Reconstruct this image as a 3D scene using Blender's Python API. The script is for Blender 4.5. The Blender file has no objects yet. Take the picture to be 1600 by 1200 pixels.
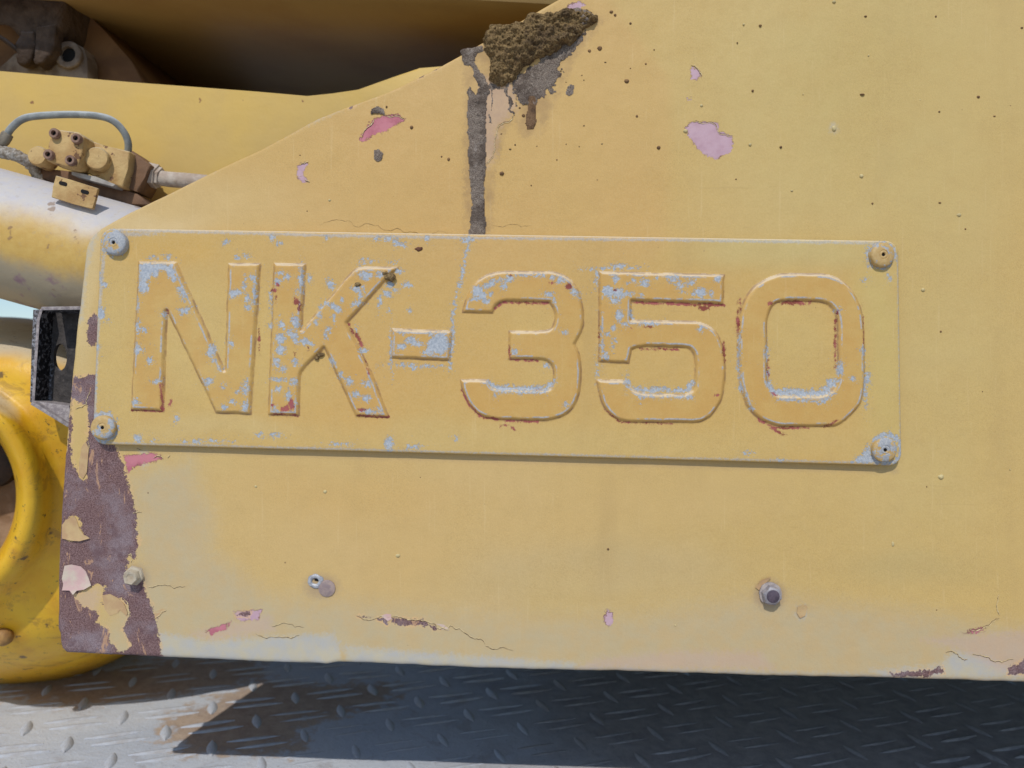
import bpy, bmesh, math, random
import numpy as np
from mathutils import Vector, Matrix, noise as mnoise

SC = bpy.context.scene
COL = SC.collection
rnd = random.Random(7)
R = math.radians

# ------------------------------------------------------------------ camera, sky, sun, exposure
CAMZ = 0.355                      # camera height above the tread-plate deck; the steel side sheet stands 0.6 m in front
cam_d = bpy.data.cameras.new("camera")
cam = bpy.data.objects.new("camera", cam_d); COL.objects.link(cam)
cam.location = (0, -0.6, CAMZ); cam.rotation_euler = (R(90), 0, 0)
cam_d.sensor_width = 36; cam_d.lens = 27.0
cam_d.clip_start = 0.01; cam_d.clip_end = 500
cam_d.dof.use_dof = True; cam_d.dof.focus_distance = 0.597; cam_d.dof.aperture_fstop = 5.5
SC.camera = cam

ELEV = R(46.5)
sun_travel = Vector((0.165, 1.0, -math.tan(ELEV))).normalized()
world = bpy.data.worlds.new("World"); SC.world = world; world.use_nodes = True
wn = world.node_tree.nodes; wl = world.node_tree.links
bgn = wn.get("Background") or wn.new("ShaderNodeBackground")
sky = wn.new("ShaderNodeTexSky"); sky.sky_type = 'NISHITA'; sky.sun_disc = False
sky.sun_elevation = ELEV; sky.sun_rotation = R(180 + 10)
sky.air_density = 1.0; sky.dust_density = 0.3; sky.ozone_density = 2.0
wl.new(sky.outputs[0], bgn.inputs[0]); bgn.inputs[1].default_value = 0.115
sl = bpy.data.lights.new("sun", 'SUN'); sl.energy = 2.5; sl.angle = R(0.5); sl.color = (1.0, 0.945, 0.87)
so = bpy.data.objects.new("sun", sl); COL.objects.link(so)
so.rotation_euler = sun_travel.to_track_quat('-Z', 'Y').to_euler(); so.location = (-1, -3, 4)
SC.view_settings.view_transform = 'Standard'; SC.view_settings.look = 'None'
SC.view_settings.exposure = 0.0; SC.view_settings.gamma = 1.0
SC.view_settings.use_curve_mapping = False

# ------------------------------------------------------------------ helpers
def P(px, py, y=0.0):
    d = y + 0.6
    return Vector(((px - 800) / 1200 * d, y, CAMZ - (py - 600) / 1200 * d))

def srgb(r, g, b):
    def f(c):
        c /= 255
        return c / 12.92 if c < .04045 else ((c + .055) / 1.055) ** 2.4
    return (f(r), f(g), f(b), 1)

def tag(o, label=None, cat=None, group=None, kind=None):
    if label: o['label'] = label
    if cat: o['category'] = cat
    if group: o['group'] = group
    if kind: o['kind'] = kind
    return o

def thing(name, loc, label, cat, group=None):
    o = bpy.data.objects.new(name, None); COL.objects.link(o); o.location = loc
    o.empty_display_size = 0.02
    o['_w'] = tuple(loc)
    return tag(o, label, cat, group)

def worldloc(p):
    if p is None: return Vector((0, 0, 0))
    return p.location + (worldloc(p.parent) if p.parent else Vector((0, 0, 0)))

def link(name, me, mats, parent=None, smooth=True, origin=None):
    """me in world space; shifted so that its origin is `origin` (or its parent's)"""
    base = worldloc(parent)
    org = Vector(origin) if origin is not None else base
    me.transform(Matrix.Translation(-org))
    o = bpy.data.objects.new(name, me); COL.objects.link(o)
    if parent: o.parent = parent
    o.location = org - base
    if not isinstance(mats, (list, tuple)): mats = [mats]
    for m in mats: me.materials.append(m)
    if smooth: me.shade_smooth()
    return o

def from_bm(name, bm, mats, parent=None, smooth=False, origin=None, angle=None):
    bmesh.ops.recalc_face_normals(bm, faces=bm.faces)
    me = bpy.data.meshes.new(name); bm.to_mesh(me); bm.free()
    o = link(name, me, mats, parent, smooth=smooth, origin=origin)
    if angle:
        me.shade_smooth(); me.set_sharp_from_angle(angle=R(angle))
    return o

def prism(bm, front, back):
    """closed solid between two rings of equally many points"""
    a = [bm.verts.new(p) for p in front]; b = [bm.verts.new(p) for p in back]
    n = len(a); bm.faces.new(a); bm.faces.new(b[::-1])
    for i in range(n):
        bm.faces.new((a[i], a[(i + 1) % n], b[(i + 1) % n], b[i]))

def pxprism(bm, pts, y0, y1):
    """outline given where it shows at depth y0, extruded straight back to y1"""
    f = [P(x, y, y0) for x, y in pts]
    prism(bm, f, [Vector((p.x, y1, p.z)) for p in f])

def bevel(bm, w, seg=2):
    bmesh.ops.bevel(bm, geom=list(bm.edges), offset=w, segments=seg, profile=.6, affect='EDGES', clamp_overlap=True)

def lathe(bm, c, axis, prof, n=32, cap0=True, cap1=True):
    """prof: list of (radius, height along axis)"""
    axis = Vector(axis).normalized()
    u = axis.orthogonal().normalized(); v = axis.cross(u)
    rings = []
    for r, h in prof:
        rings.append([bm.verts.new(Vector(c) + axis * h + (u * math.cos(2*math.pi*k/n) + v * math.sin(2*math.pi*k/n)) * r) for k in range(n)])
    for a, b in zip(rings, rings[1:]):
        for k in range(n):
            bm.faces.new((a[k], a[(k+1) % n], b[(k+1) % n], b[k]))
    if cap0: bm.faces.new(rings[0][::-1])
    if cap1: bm.faces.new(rings[-1])

def catmull(pts, m=8):
    pts = [Vector(p) for p in pts]; q = [pts[0]*2-pts[1]] + pts + [pts[-1]*2-pts[-2]]
    out = []
    for i in range(1, len(q)-2):
        for k in range(m):
            t = k/m; a, b, c, d = q[i-1:i+3]
            out.append(.5*((2*b)+(c-a)*t+(2*a-5*b+4*c-d)*t*t+(3*b-a-3*c+d)*t**3))
    out.append(pts[-1]); return out

def tube(bm, pts, rad, n=14, jitter=0.0, sm=8):
    c = catmull(pts, sm) if sm else [Vector(p) for p in pts]
    rings = []
    for i, p in enumerate(c):
        t = (c[min(i+1, len(c)-1)] - c[max(i-1, 0)]).normalized()
        u = t.cross(Vector((0, 1, 0)));
        if u.length < .1: u = t.cross(Vector((1, 0, 0)))
        u.normalize(); v = t.cross(u)
        r = rad(i/(len(c)-1)) if callable(rad) else rad
        rings.append([bm.verts.new(p + (u*math.cos(2*math.pi*k/n)+v*math.sin(2*math.pi*k/n))*r*(1+jitter*rnd.uniform(-1, 1))) for k in range(n)])
    for a, b in zip(rings, rings[1:]):
        for k in range(n): bm.faces.new((a[k], a[(k+1) % n], b[(k+1) % n], b[k]))
    bm.faces.new(rings[0][::-1]); bm.faces.new(rings[-1])

# ---- distance fields in photograph units (0.5 mm)
FAR = 60.0
def chaikin(pts, it=2, lim=50):
    """round the shallow turns of an outline, keep its real corners"""
    pts = [np.array(p, float) for p in pts]
    sharp = None
    def turn(a, b, c):
        u = b-a; v = c-b; return abs(math.degrees(math.atan2(u[0]*v[1]-u[1]*v[0], u@v)))
    n = len(pts); fl = [turn(pts[i-1], pts[i], pts[(i+1) % n]) > lim for i in range(n)]
    for _ in range(it):
        q = []; f = []
        for i in range(len(pts)):
            if fl[i]: q.append(pts[i]); f.append(True)
            else:
                a = pts[i-1]; b = pts[i]; c = pts[(i+1) % len(pts)]
                ka = min(.25, 6/(np.linalg.norm(b-a)+1e-9)); kc = min(.25, 6/(np.linalg.norm(c-b)+1e-9))
                q += [b+(a-b)*ka, b+(c-b)*kc]; f += [False, False]
        pts, fl = q, f
    return pts

def poly_sdf(X, Y, pts):
    pts = np.array(pts, float); n = len(pts)
    out = np.full(X.shape, FAR)
    lo = pts.min(0) - FAR; hi = pts.max(0) + FAR
    m = (X > lo[0]) & (X < hi[0]) & (Y > lo[1]) & (Y < hi[1])
    if not m.any(): return out
    x = X[m]; y = Y[m]; d2 = np.full(x.shape, 1e12); ins = np.zeros(x.shape, bool)
    for i in range(n):
        ax, ay = pts[i]; bx, by = pts[(i+1) % n]
        ex, ey = bx-ax, by-ay; L = ex*ex+ey*ey + 1e-9
        t = np.clip(((x-ax)*ex+(y-ay)*ey)/L, 0, 1)
        d2 = np.minimum(d2, (x-ax-t*ex)**2+(y-ay-t*ey)**2)
        c = ((ay > y) != (by > y)) & (x < (bx-ax)*(y-ay)/((by-ay) if by != ay else 1e-9)+ax)
        ins ^= c
    d = np.sqrt(d2); d[ins] *= -1
    out[m] = np.minimum(d, FAR); return out

def line_sdf(X, Y, pts, r):
    out = np.full(X.shape, FAR)
    p = np.array(pts, float); lo = p.min(0)-FAR; hi = p.max(0)+FAR
    m = (X > lo[0]) & (X < hi[0]) & (Y > lo[1]) & (Y < hi[1])
    if not m.any(): return out
    x = X[m]; y = Y[m]; d2 = np.full(x.shape, 1e12)
    for i in range(len(p)-1):
        ax, ay = p[i]; bx, by = p[i+1]; ex, ey = bx-ax, by-ay; L = ex*ex+ey*ey+1e-9
        t = np.clip(((x-ax)*ex+(y-ay)*ey)/L, 0, 1)
        d2 = np.minimum(d2, (x-ax-t*ex)**2+(y-ay-t*ey)**2)
    out[m] = np.minimum(np.sqrt(d2)-r, FAR); return out

def ell_sdf(X, Y, cx, cy, rx, ry, a=0):
    out = np.full(X.shape, FAR)
    m = (abs(X-cx) < FAR) & (abs(Y-cy) < FAR)
    x = X[m]-cx; y = Y[m]-cy; ca, sa = math.cos(R(a)), math.sin(R(a))
    u = (x*ca+y*sa)/rx; v = (-x*sa+y*ca)/ry
    out[m] = np.minimum((np.sqrt(u*u+v*v)-1)*min(rx, ry), FAR); return out

def field(X, Y, items):
    out = np.full(X.shape, FAR)
    for it in items:
        k = it[0]
        if k == 'p': d = poly_sdf(X, Y, it[1])
        elif k == 'l': d = line_sdf(X, Y, it[1], it[2])
        elif k == 'r': d = abs(ell_sdf(X, Y, *it[1]))-it[2]
        elif k == '-p': out = np.maximum(out, -poly_sdf(X, Y, it[1])); continue
        else: d = ell_sdf(X, Y, *it)
        out = np.minimum(out, d)
    return out

def vnoise(X, Y, s, seed=0):
    """smooth value noise, feature size s"""
    rs = np.random.RandomState(seed); G = rs.rand(256, 256)
    x = X/s+1000; y = Y/s+1000; xi = np.floor(x).astype(int); yi = np.floor(y).astype(int)
    fx = x-xi; fy = y-yi; fx = fx*fx*(3-2*fx); fy = fy*fy*(3-2*fy)
    g = lambda a, b: G[a % 256, b % 256]
    return (g(xi, yi)*(1-fx)+g(xi+1, yi)*fx)*(1-fy)+(g(xi, yi+1)*(1-fx)+g(xi+1, yi+1)*fx)*fy
def fbm(X, Y, s, o=4, seed=0):
    t = 0; a = 1; w = 0
    for k in range(o):
        t = t+a*vnoise(X, Y, s/2**k, seed+k); w += a; a *= .55
    return t/w*2-1

def sstep(a, b, x):
    t = np.clip((x-a)/(b-a), 0, 1); return t*t*(3-2*t)

def put_attr(me, name, arr):
    a = me.attributes.new(name, 'FLOAT', 'POINT'); a.data.foreach_set('value', np.ascontiguousarray(arr, dtype=np.float32).ravel())
def put_col(me, name, arr):
    a = me.attributes.new(name, 'FLOAT_COLOR', 'POINT')
    c = np.ones((arr.shape[0], 4), np.float32); c[:, :3] = arr; a.data.foreach_set('color', c.ravel())

def np_mesh(name, V, F):
    """V (n,3), F (m,4) quads or list of faces"""
    me = bpy.data.meshes.new(name)
    if isinstance(F, np.ndarray):
        me.vertices.add(len(V)); me.vertices.foreach_set('co', V.astype(np.float32).ravel())
        k = F.shape[1]
        me.loops.add(F.size); me.loops.foreach_set('vertex_index', F.astype(np.int32).ravel())
        me.polygons.add(len(F)); me.polygons.foreach_set('loop_start', np.arange(0, F.size, k, dtype=np.int32))
        me.update(calc_edges=True); me.validate()
    else:
        me.from_pydata([tuple(v) for v in V], [], F); me.update()
    return me

# ------------------------------------------------------------------ materials
class NT:
    def __init__(s, name):
        s.m = bpy.data.materials.new(name); s.m.use_nodes = True
        s.t = s.m.node_tree; s.n = s.t.nodes; s.l = s.t.links
        s.b = s.n.get('Principled BSDF'); s._co = None
    def new(s, t, **k):
        n = s.n.new(t)
        for a, v in k.items(): setattr(n, a, v)
        return n
    def setin(s, n, i, v):
        if hasattr(v, 'is_output'): s.l.new(v, n.inputs[i])
        elif v is not None: n.inputs[i].default_value = v
    @property
    def co(s):
        if s._co is None: s._co = s.new('ShaderNodeTexCoord').outputs['Object']
        return s._co
    def noise(s, scale, detail=4, rough=.55, vec=None, dist=0, stretch=None):
        n = s.new('ShaderNodeTexNoise'); n.inputs['Scale'].default_value = scale
        n.inputs['Detail'].default_value = detail; n.inputs['Roughness'].default_value = rough
        n.inputs['Distortion'].default_value = dist
        v = vec or s.co
        if stretch:
            mp = s.new('ShaderNodeMapping'); mp.inputs['Scale'].default_value = stretch; s.l.new(v, mp.inputs[0]); v = mp.outputs[0]
        s.l.new(v, n.inputs['Vector']); return n.outputs['Fac']
    def math(s, op, a, b=None, c=None, clamp=False):
        n = s.new('ShaderNodeMath', operation=op, use_clamp=clamp)
        s.setin(n, 0, a); s.setin(n, 1, b); s.setin(n, 2, c); return n.outputs[0]
    def ramp(s, v, a, b, lo=0, hi=1, smooth=True):
        n = s.new('ShaderNodeMapRange', clamp=True, interpolation_type='SMOOTHSTEP' if smooth else 'LINEAR')
        s.setin(n, 0, v); s.setin(n, 1, a); s.setin(n, 2, b); s.setin(n, 3, lo); s.setin(n, 4, hi); return n.outputs[0]
    def mix(s, f, a, b, mode='MIX'):
        n = s.new('ShaderNodeMix', data_type='RGBA', blend_type=mode); n.clamp_factor = True
        s.setin(n, 0, f); s.setin(n, 6, a); s.setin(n, 7, b); return n.outputs[2]
    def attr(s, name, col=False):
        n = s.new('ShaderNodeAttribute', attribute_name=name); return n.outputs['Color' if col else 'Fac']
    def bump(s, h, dist, strength=1.0, prev=None):
        n = s.new('ShaderNodeBump'); n.inputs['Distance'].default_value = dist; n.inputs['Strength'].default_value = strength
        s.setin(n, 'Height', h)
        if prev: s.l.new(prev, n.inputs['Normal'])
        return n.outputs[0]
    def up(s):
        g = s.new('ShaderNodeNewGeometry'); x = s.new('ShaderNodeSeparateXYZ'); s.l.new(g.outputs['Normal'], x.inputs[0]); return x.outputs[2]
    def done(s, col, rough=.6, nrm=None, metal=0.0, spec=.3):
        s.setin(s.b, 'Base Color', col); s.setin(s.b, 'Roughness', rough); s.setin(s.b, 'Metallic', metal)
        s.b.inputs['Specular IOR Level'].default_value = spec
        if nrm: s.l.new(nrm, s.b.inputs['Normal'])
        return s.m

def simple(name, c1, c2, scale=60, rough=.7, bump=.0003, bscale=300, metal=0, spec=.3, dust=None, dust_lo=.3, dust_hi=.9, spots=None):
    t = NT(name); f = t.ramp(t.noise(scale, 5), .35, .65)
    col = t.mix(f, c1, c2)
    if spots:
        col = t.mix(t.ramp(t.noise(spots[1], 3, .6), spots[2], spots[2]+.03), col, spots[0])
    if dust:
        u = t.math('ADD', t.up(), t.math('MULTIPLY', t.math('SUBTRACT', t.noise(scale*.7, 5), .5), .9))
        col = t.mix(t.ramp(u, dust_lo, dust_hi), col, dust)
    return t.done(col, rough, t.bump(t.noise(bscale, 4), bump), metal, spec)

def paint_material(name, raised=False):
    """old ochre enamel: faded colour map on the mesh, chips to primer, rust and bare alloy by distance fields"""
    t = NT(name)
    base = t.attr('fade', True)
    n_big = t.noise(9, 5, .6); n_mid = t.noise(70, 5, .6); n_fine = t.noise(900, 3, .6)
    col = t.mix(t.ramp(n_big, .3, .7, 0, .35), base, srgb(206, 172, 98))
    col = t.mix(t.ramp(n_mid, .35, .75, 0, .16), col, srgb(178, 148, 96))
    col = t.mix(t.ramp(n_fine, .3, .7, .0, .2), col, srgb(222, 196, 140))
    col = t.mix(t.math('MULTIPLY', t.ramp(t.noise(1500, 3, .7), .52, .66, 0, .35), t.ramp(n_big, .40, .60)), col, srgb(160, 128, 82))
    col = t.mix(t.ramp(t.noise(1900, 2, .6), .5, .75, 0, .22), col, srgb(166, 136, 92))
    # hairline scuffs and fine vertical streaks
    col = t.mix(t.ramp(t.noise(260, 3, .7, stretch=(1, 1, .05)), .60, .72, 0, .16), col, srgb(226, 204, 156))
    col = t.mix(t.ramp(t.noise(200, 2, .6, stretch=(.06, 1, 1), dist=.8), .70, .76, 0, .10), col, srgb(158, 126, 84))
    # faint vertical runs of grime
    col = t.mix(t.ramp(t.noise(22, 4, .6, stretch=(1, 1, .12)), .55, .8, 0, .16), col, srgb(160, 132, 90))
    hts = []
    jag = t.math('SUBTRACT', t.noise(330, 5, .7), .5); jag2 = t.math('SUBTRACT', t.noise(1100, 3, .6), .5)
    jag3 = t.math('SUBTRACT', t.noise(2600, 2, .6), .5)
    return t, col, jag, jag2, jag3, n_mid, n_fine

def mask(t, attr, jag, amp, jag2=None, amp2=0, off=0, soft=.7):
    d = t.math('MULTIPLY_ADD', jag, amp, t.attr(attr))
    if jag2: d = t.math('MULTIPLY_ADD', jag2, amp2, d)
    if off: d = t.math('ADD', d, off)
    return t.ramp(d, soft, -soft), d

def panel_material():
    t, col, jag, jag2, jag3, n_mid, n_fine = paint_material('ochre_sheet_paint')
    wash, _ = mask(t, 'wash', jag, 40, jag2, 4, soft=30)
    col = t.mix(t.math('MULTIPLY', wash, .7), col, t.mix(t.ramp(n_mid, .3, .7), srgb(184, 172, 144), srgb(192, 170, 132)))
    pale, _ = mask(t, 'pale', jag, 26, jag2, 8, soft=7)
    col = t.mix(t.math('MULTIPLY', pale, .8), col, t.mix(t.ramp(n_mid, .35, .65), srgb(176, 178, 178), srgb(188, 182, 162)))
    st, _ = mask(t, 'stain', jag, 30, jag2, 10, soft=6)
    col = t.mix(t.math('MULTIPLY', st, t.ramp(n_mid, .3, .7, .10, .5)), col, srgb(150, 120, 88))
    rub, _ = mask(t, 'grime', jag, 10, jag2, 6, soft=9)
    col = t.mix(t.math('MULTIPLY', rub, .45), col, srgb(140, 124, 116))
    pinkm, pd = mask(t, 'pink', jag, 14, jag2, 5)
    hotm, hd = mask(t, 'hot', jag, 18, jag2, 6)
    thin, _ = mask(t, 'thin', jag, 34, jag2, 8, soft=9)
    col = t.mix(t.math('MULTIPLY', thin, .42), col, srgb(192, 166, 158))
    col = t.mix(pinkm, col, t.mix(t.ramp(n_mid, .4, .65), srgb(196, 165, 176), srgb(186, 152, 164)))
    col = t.mix(hotm, col, t.mix(t.ramp(n_mid, .4, .65), srgb(196, 124, 134), srgb(178, 104, 116)))
    for d_ in (pd, hd):     # stepped rim of older coats round each chip
        rim = t.ramp(t.math('ABSOLUTE', t.math('ADD', d_, .2)), 1.5, .5)
        col = t.mix(t.math('MULTIPLY', rim, t.ramp(t.noise(90, 3), .45, .62, 0, .7)), col, srgb(132, 92, 78))
    rustm, rd = mask(t, 'rust', t.math('ADD', jag, t.math('MULTIPLY', t.math('SUBTRACT', t.noise(120, 4, .7), .5), 1.2)), 15, jag2, 5)
    rim = t.ramp(t.math('ABSOLUTE', t.math('SUBTRACT', rd, 2.0)), 2.2, .6)
    col = t.mix(t.math('MULTIPLY', rim, t.ramp(t.noise(70, 3), .4, .6, .1, .7)), col, srgb(214, 176, 128))
    gr = t.ramp(t.noise(1100, 4, .8), .38, .62)
    rustc = t.mix(gr, srgb(88, 62, 62), srgb(142, 114, 112))
    rustc = t.mix(t.math('MULTIPLY', t.ramp(t.noise(28, 5, .65), .46, .68, 0, .8), t.ramp(gr, 0, 1, .55, 1)), rustc, srgb(148, 136, 142))
    rustc = t.mix(t.ramp(t.noise(60, 6, .7), .52, .62, 0, .55), rustc, srgb(96, 70, 74))
    rustc = t.mix(t.ramp(t.noise(60, 6, .75, dist=1.2, stretch=(1.6, 1, .6)), .585, .62, 0, .8), rustc, srgb(190, 150, 118))
    col = t.mix(rustm, col, rustc)
    # freckles
    v = t.new('ShaderNodeTexVoronoi'); v.inputs['Scale'].default_value = 60; t.l.new(t.co, v.inputs['Vector'])
    sz = t.math('MULTIPLY', t.ramp(t.noise(30, 3), .55, .8), .09)
    fr = t.ramp(t.math('SUBTRACT', v.outputs['Distance'], sz), .03, -.01)
    col = t.mix(t.math('MULTIPLY', fr, .7), col, srgb(112, 78, 52))
    h = t.math('MULTIPLY', rustm, -1.0)
    for d in (pd, hd):
        h = t.math('SUBTRACT', h, t.ramp(d, 1.2, -1.2, 0, .7))
    n1 = t.bump(h, .00035)
    n2 = t.bump(t.noise(45, 4, .6), .0007, 1, n1)
    g = t.math('MULTIPLY', t.math('MULTIPLY_ADD', rustm, 2.2, .5), n_fine)
    n3 = t.bump(g, .00018, 1, n2)
    rough = t.math('MULTIPLY_ADD', rustm, .25, t.ramp(n_mid, .3, .7, .50, .64))
    return t.done(col, rough, n3, 0, .35)

def plate_material(name, raised):
    t, col, jag, jag2, jag3, n_mid, n_fine = paint_material(name)
    if raised:
        col = t.mix(t.ramp(n_mid, .3, .7, .25, .55), col, srgb(200, 152, 78))
    # sun on the upward bevels, painted in as a pale tone
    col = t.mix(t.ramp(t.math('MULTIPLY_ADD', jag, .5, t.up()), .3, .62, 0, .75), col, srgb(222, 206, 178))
    edge = t.attr('edge')
    e = t.math('ABSOLUTE', t.math('ADD', edge, .6))
    # grime packed against the foot of each bevel, paint gone along it in places
    foot = t.math('MULTIPLY', t.ramp(e, 2.4, .4), t.ramp(t.noise(120, 3, .6), .38, .62, .05, .6))
    col = t.mix(foot, col, srgb(140, 108, 88))
    e2 = t.math('ABSOLUTE', t.math('ADD', edge, 5.8))
    wornedge = t.math('MULTIPLY', t.ramp(t.math('MULTIPLY_ADD', jag, 3, e2), 1.8, .6), t.ramp(t.noise(75, 3, .6), .46, .56))
    alloy = t.mix(t.ramp(t.noise(700, 3, .7), .3, .7), srgb(150, 159, 170), srgb(188, 193, 198))
    col = t.mix(t.math('MULTIPLY', wornedge, .8), col, alloy)
    faint, _ = mask(t, 'faint', jag, 9, jag2, 7, soft=1.5)
    col = t.mix(t.math('MULTIPLY', faint, .55), col, alloy)
    jb = t.math('SUBTRACT', t.noise(620, 4, .75, dist=.8), .5)
    jc = t.math('SUBTRACT', t.noise(1000, 5, .85), .5)
    je = t.math('SUBTRACT', t.noise(380, 2, .5, dist=.6), .5)
    sd = t.math('ADD', t.math('MULTIPLY_ADD', jc, 6, t.math('MULTIPLY_ADD', je, 16, t.math('MULTIPLY_ADD', jb, 20, t.attr('silver')))), .1)
    sil = t.ramp(sd, .8, -.8)
    # small satellites around the big chips
    near = t.ramp(t.attr('silver'), 22, 3)
    sat = t.math('MULTIPLY', t.ramp(t.math('MULTIPLY_ADD', near, .07, t.noise(800, 4, .7, dist=.5)), .70, .715), t.ramp(near, .02, .1))
    sil = t.math('MAXIMUM', sil, sat)
    halo = t.ramp(sd, 2.6, .4, 0, .35)
    col = t.mix(halo, col, srgb(214, 190, 142))
    col = t.mix(sil, col, alloy)
    red, rd = mask(t, 'red', jag, 14, jag3, 7, off=.35, soft=.6)
    col = t.mix(t.math('MULTIPLY', red, .9), col, t.mix(t.ramp(n_mid, .4, .6), srgb(128, 46, 50), srgb(164, 78, 86)))
    v = t.new('ShaderNodeTexVoronoi'); v.inputs['Scale'].default_value = 110; t.l.new(t.co, v.inputs['Vector'])
    sz = t.math('MULTIPLY', t.ramp(t.noise(34, 3), .52, .78), .10)
    fr = t.ramp(t.math('SUBTRACT', v.outputs['Distance'], sz), .03, -.01)
    col = t.mix(t.math('MULTIPLY', fr, .6), col, srgb(150, 116, 82))
    h = t.math('MULTIPLY', sil, -1)
    h = t.math('SUBTRACT', h, t.math('MULTIPLY', red, .6))
    n1 = t.bump(h, .00012)
    n2 = t.bump(t.noise(75, 4, .6), .0005, 1, n1)
    n3 = t.bump(t.noise(1300, 3, .7), .00013, 1, n2)
    return t.done(col, t.math('MULTIPLY_ADD', sil, .02, .56), n3, 0, .35)

# ------------------------------------------------------------------ THE SETTING: deck, ground
def deck_material():
    t = NT('dusty_deck_paint')
    n1 = t.noise(7, 6, .65, dist=.4); n2 = t.noise(60, 5, .65); n3 = t.noise(420, 4, .6)
    tan = t.attr('tan'); tm = t.ramp(t.math('MULTIPLY_ADD', t.math('SUBTRACT', n2, .5), .11, tan), .012, -.012)
    grey = t.mix(t.ramp(n1, .35, .65), srgb(186, 194, 206), srgb(200, 205, 212))
    brown = t.mix(t.ramp(n2, .3, .7), srgb(186, 168, 150), srgb(166, 146, 130))
    col = t.mix(tm, grey, brown)
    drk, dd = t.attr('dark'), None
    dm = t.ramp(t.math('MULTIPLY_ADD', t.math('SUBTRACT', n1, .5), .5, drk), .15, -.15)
    col = t.mix(t.math('MULTIPLY', dm, .9), col, t.mix(t.ramp(n2, .3, .7), srgb(186, 176, 168), srgb(160, 150, 144)))  # shade on the right part of the deck, mixed into its colour
    col = t.mix(t.ramp(n3, .60, .74, 0, .5), col, srgb(140, 128, 118))
    col = t.mix(t.ramp(t.noise(240, 5, .8), .62, .66, 0, .5), col, srgb(112, 98, 90)); col = t.mix(t.ramp(t.noise(14, 5, .7, dist=1), .56, .64, 0, .3), col, srgb(150, 138, 134))
    col = t.mix(t.ramp(n2, .62, .8, 0, .3), col, srgb(170, 142, 128))
    nn = t.bump(n2, .0016); nn = t.bump(n3, .0004, 1, nn)
    return t.done(col, .8, nn, 0, .2)
M_deck = deck_material()

TILT = -0.034
def deck_z(X): return TILT * (X + 0.33)
nx, ny = 300, 170
gx = np.linspace(-2.2, 2.2, nx); gy = np.linspace(-1.6, 2.2, ny)
GX, GY = np.meshgrid(gx, gy)
Zr = fbm(GX*1000, GY*1000, 160, 3, 5)*.0016
V = np.stack([GX, GY, Zr], -1).reshape(-1, 3)
I = np.arange(nx*ny).reshape(ny, nx)
F = np.stack([I[:-1, :-1], I[:-1, 1:], I[1:, 1:], I[1:, :-1]], -1).reshape(-1, 4)
me = np_mesh('deck', V, F)
def floorpx(pts):           # picture point -> place on the deck
    out = []
    for x, y in pts:
        v = (y-600)/1200; d = CAMZ/v; out.append(((x-800)/1200*d*1000, (d-.6)*1000))
    return out
tan = np.minimum.reduce([
    poly_sdf(GX*1000, GY*1000, floorpx([(0, 1100), (0, 1080), (300, 1030), (420, 1030), (400, 1062), (370, 1070), (240, 1095), (100, 1110)])),
    poly_sdf(GX*1000, GY*1000, floorpx([(255, 1150), (250, 1120), (320, 1100), (400, 1060), (560, 1068), (545, 1110), (475, 1125), (470, 1172), (290, 1178)])),
    poly_sdf(GX*1000, GY*1000, floorpx([(510, 1062), (620, 1060), (610, 1095), (520, 1110)]))])/1000
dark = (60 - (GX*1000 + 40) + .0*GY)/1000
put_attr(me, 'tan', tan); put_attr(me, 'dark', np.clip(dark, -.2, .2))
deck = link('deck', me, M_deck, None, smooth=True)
deck.location = (0, 0, deck_z(0)); deck.rotation_euler = (0, -math.atan(TILT), 0)
tag(deck, kind='structure')

def tread_mesh(L, W, H, name):
    bm = bmesh.new(); n = 7; rows = []
    for i in range(n):
        s = -1+2*i/(n-1); w = W*(1-abs(s)**1.8)**.8*.5+.0002; h = H*(1-abs(s)**3)
        rows.append([bm.verts.new((s*L/2, -w, -.001)), bm.verts.new((s*L/2, -w*.5, h*.8)), bm.verts.new((s*L/2, 0, h)), bm.verts.new((s*L/2, w*.5, h*.8)), bm.verts.new((s*L/2, w, -.001))])
    for a, b in zip(rows, rows[1:]):
        for k in range(4): bm.faces.new((a[k], b[k], b[k+1], a[k+1]))
    bm.normal_update(); me = bpy.data.meshes.new(name); bm.to_mesh(me); bm.free(); me.shade_smooth()
    me.materials.append(M_tread); return me
M_tread = simple('dusty_tread_paint', srgb(190, 198, 210), srgb(168, 166, 166), 30, .8, .0006, 500)
M_treadd = simple('shaded_tread_paint', srgb(176, 172, 172), srgb(150, 146, 146), 90, .75, .0006, 500)  # duller copy of the tread paint, shade put into the right-hand bars
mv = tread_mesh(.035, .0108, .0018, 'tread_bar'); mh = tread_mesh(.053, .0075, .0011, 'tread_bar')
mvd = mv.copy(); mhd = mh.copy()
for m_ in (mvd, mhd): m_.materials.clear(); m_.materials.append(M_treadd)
bars = []
ang = R(21); pit = .044
ex = Vector((math.cos(ang), math.sin(ang))); ey = Vector((math.sin(ang), -math.cos(ang)))
for i in range(-60, 61):
    for j in range(-60, 61):
        c = ex*(i*pit) + ey*(j*pit*1.12)
        if not (-.9 < c.x < 1.1 and -.05 < c.y < .62): continue
        if (i+j) % 2 == 0: bars.append((c, 0, ang+R(90)))
        else:
            for s in (-1, 1): bars.append((c + ey*s*.0085 + ex*s*.004, 1, ang))
def barscore(b):
    c = b[0]; d = c.y+.6; v = CAMZ/d; u = c.x/d
    if abs(u) > .69 or v > .51 or v < .355 or c.y > .42: return 1e9
    if u < -.58 and v < .39: return 1e9
    return c.y
bars.sort(key=barscore)
def bar_matrix(b):
    return Matrix.Translation((b[0].x, b[0].y, 0.0003)) @ Matrix.Rotation(b[2] + rnd.uniform(-.05, .05), 4, 'Z')
seen = [b for b in bars if barscore(b) < 1e8][:290]; rest = [b for b in bars if b not in seen]
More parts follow.
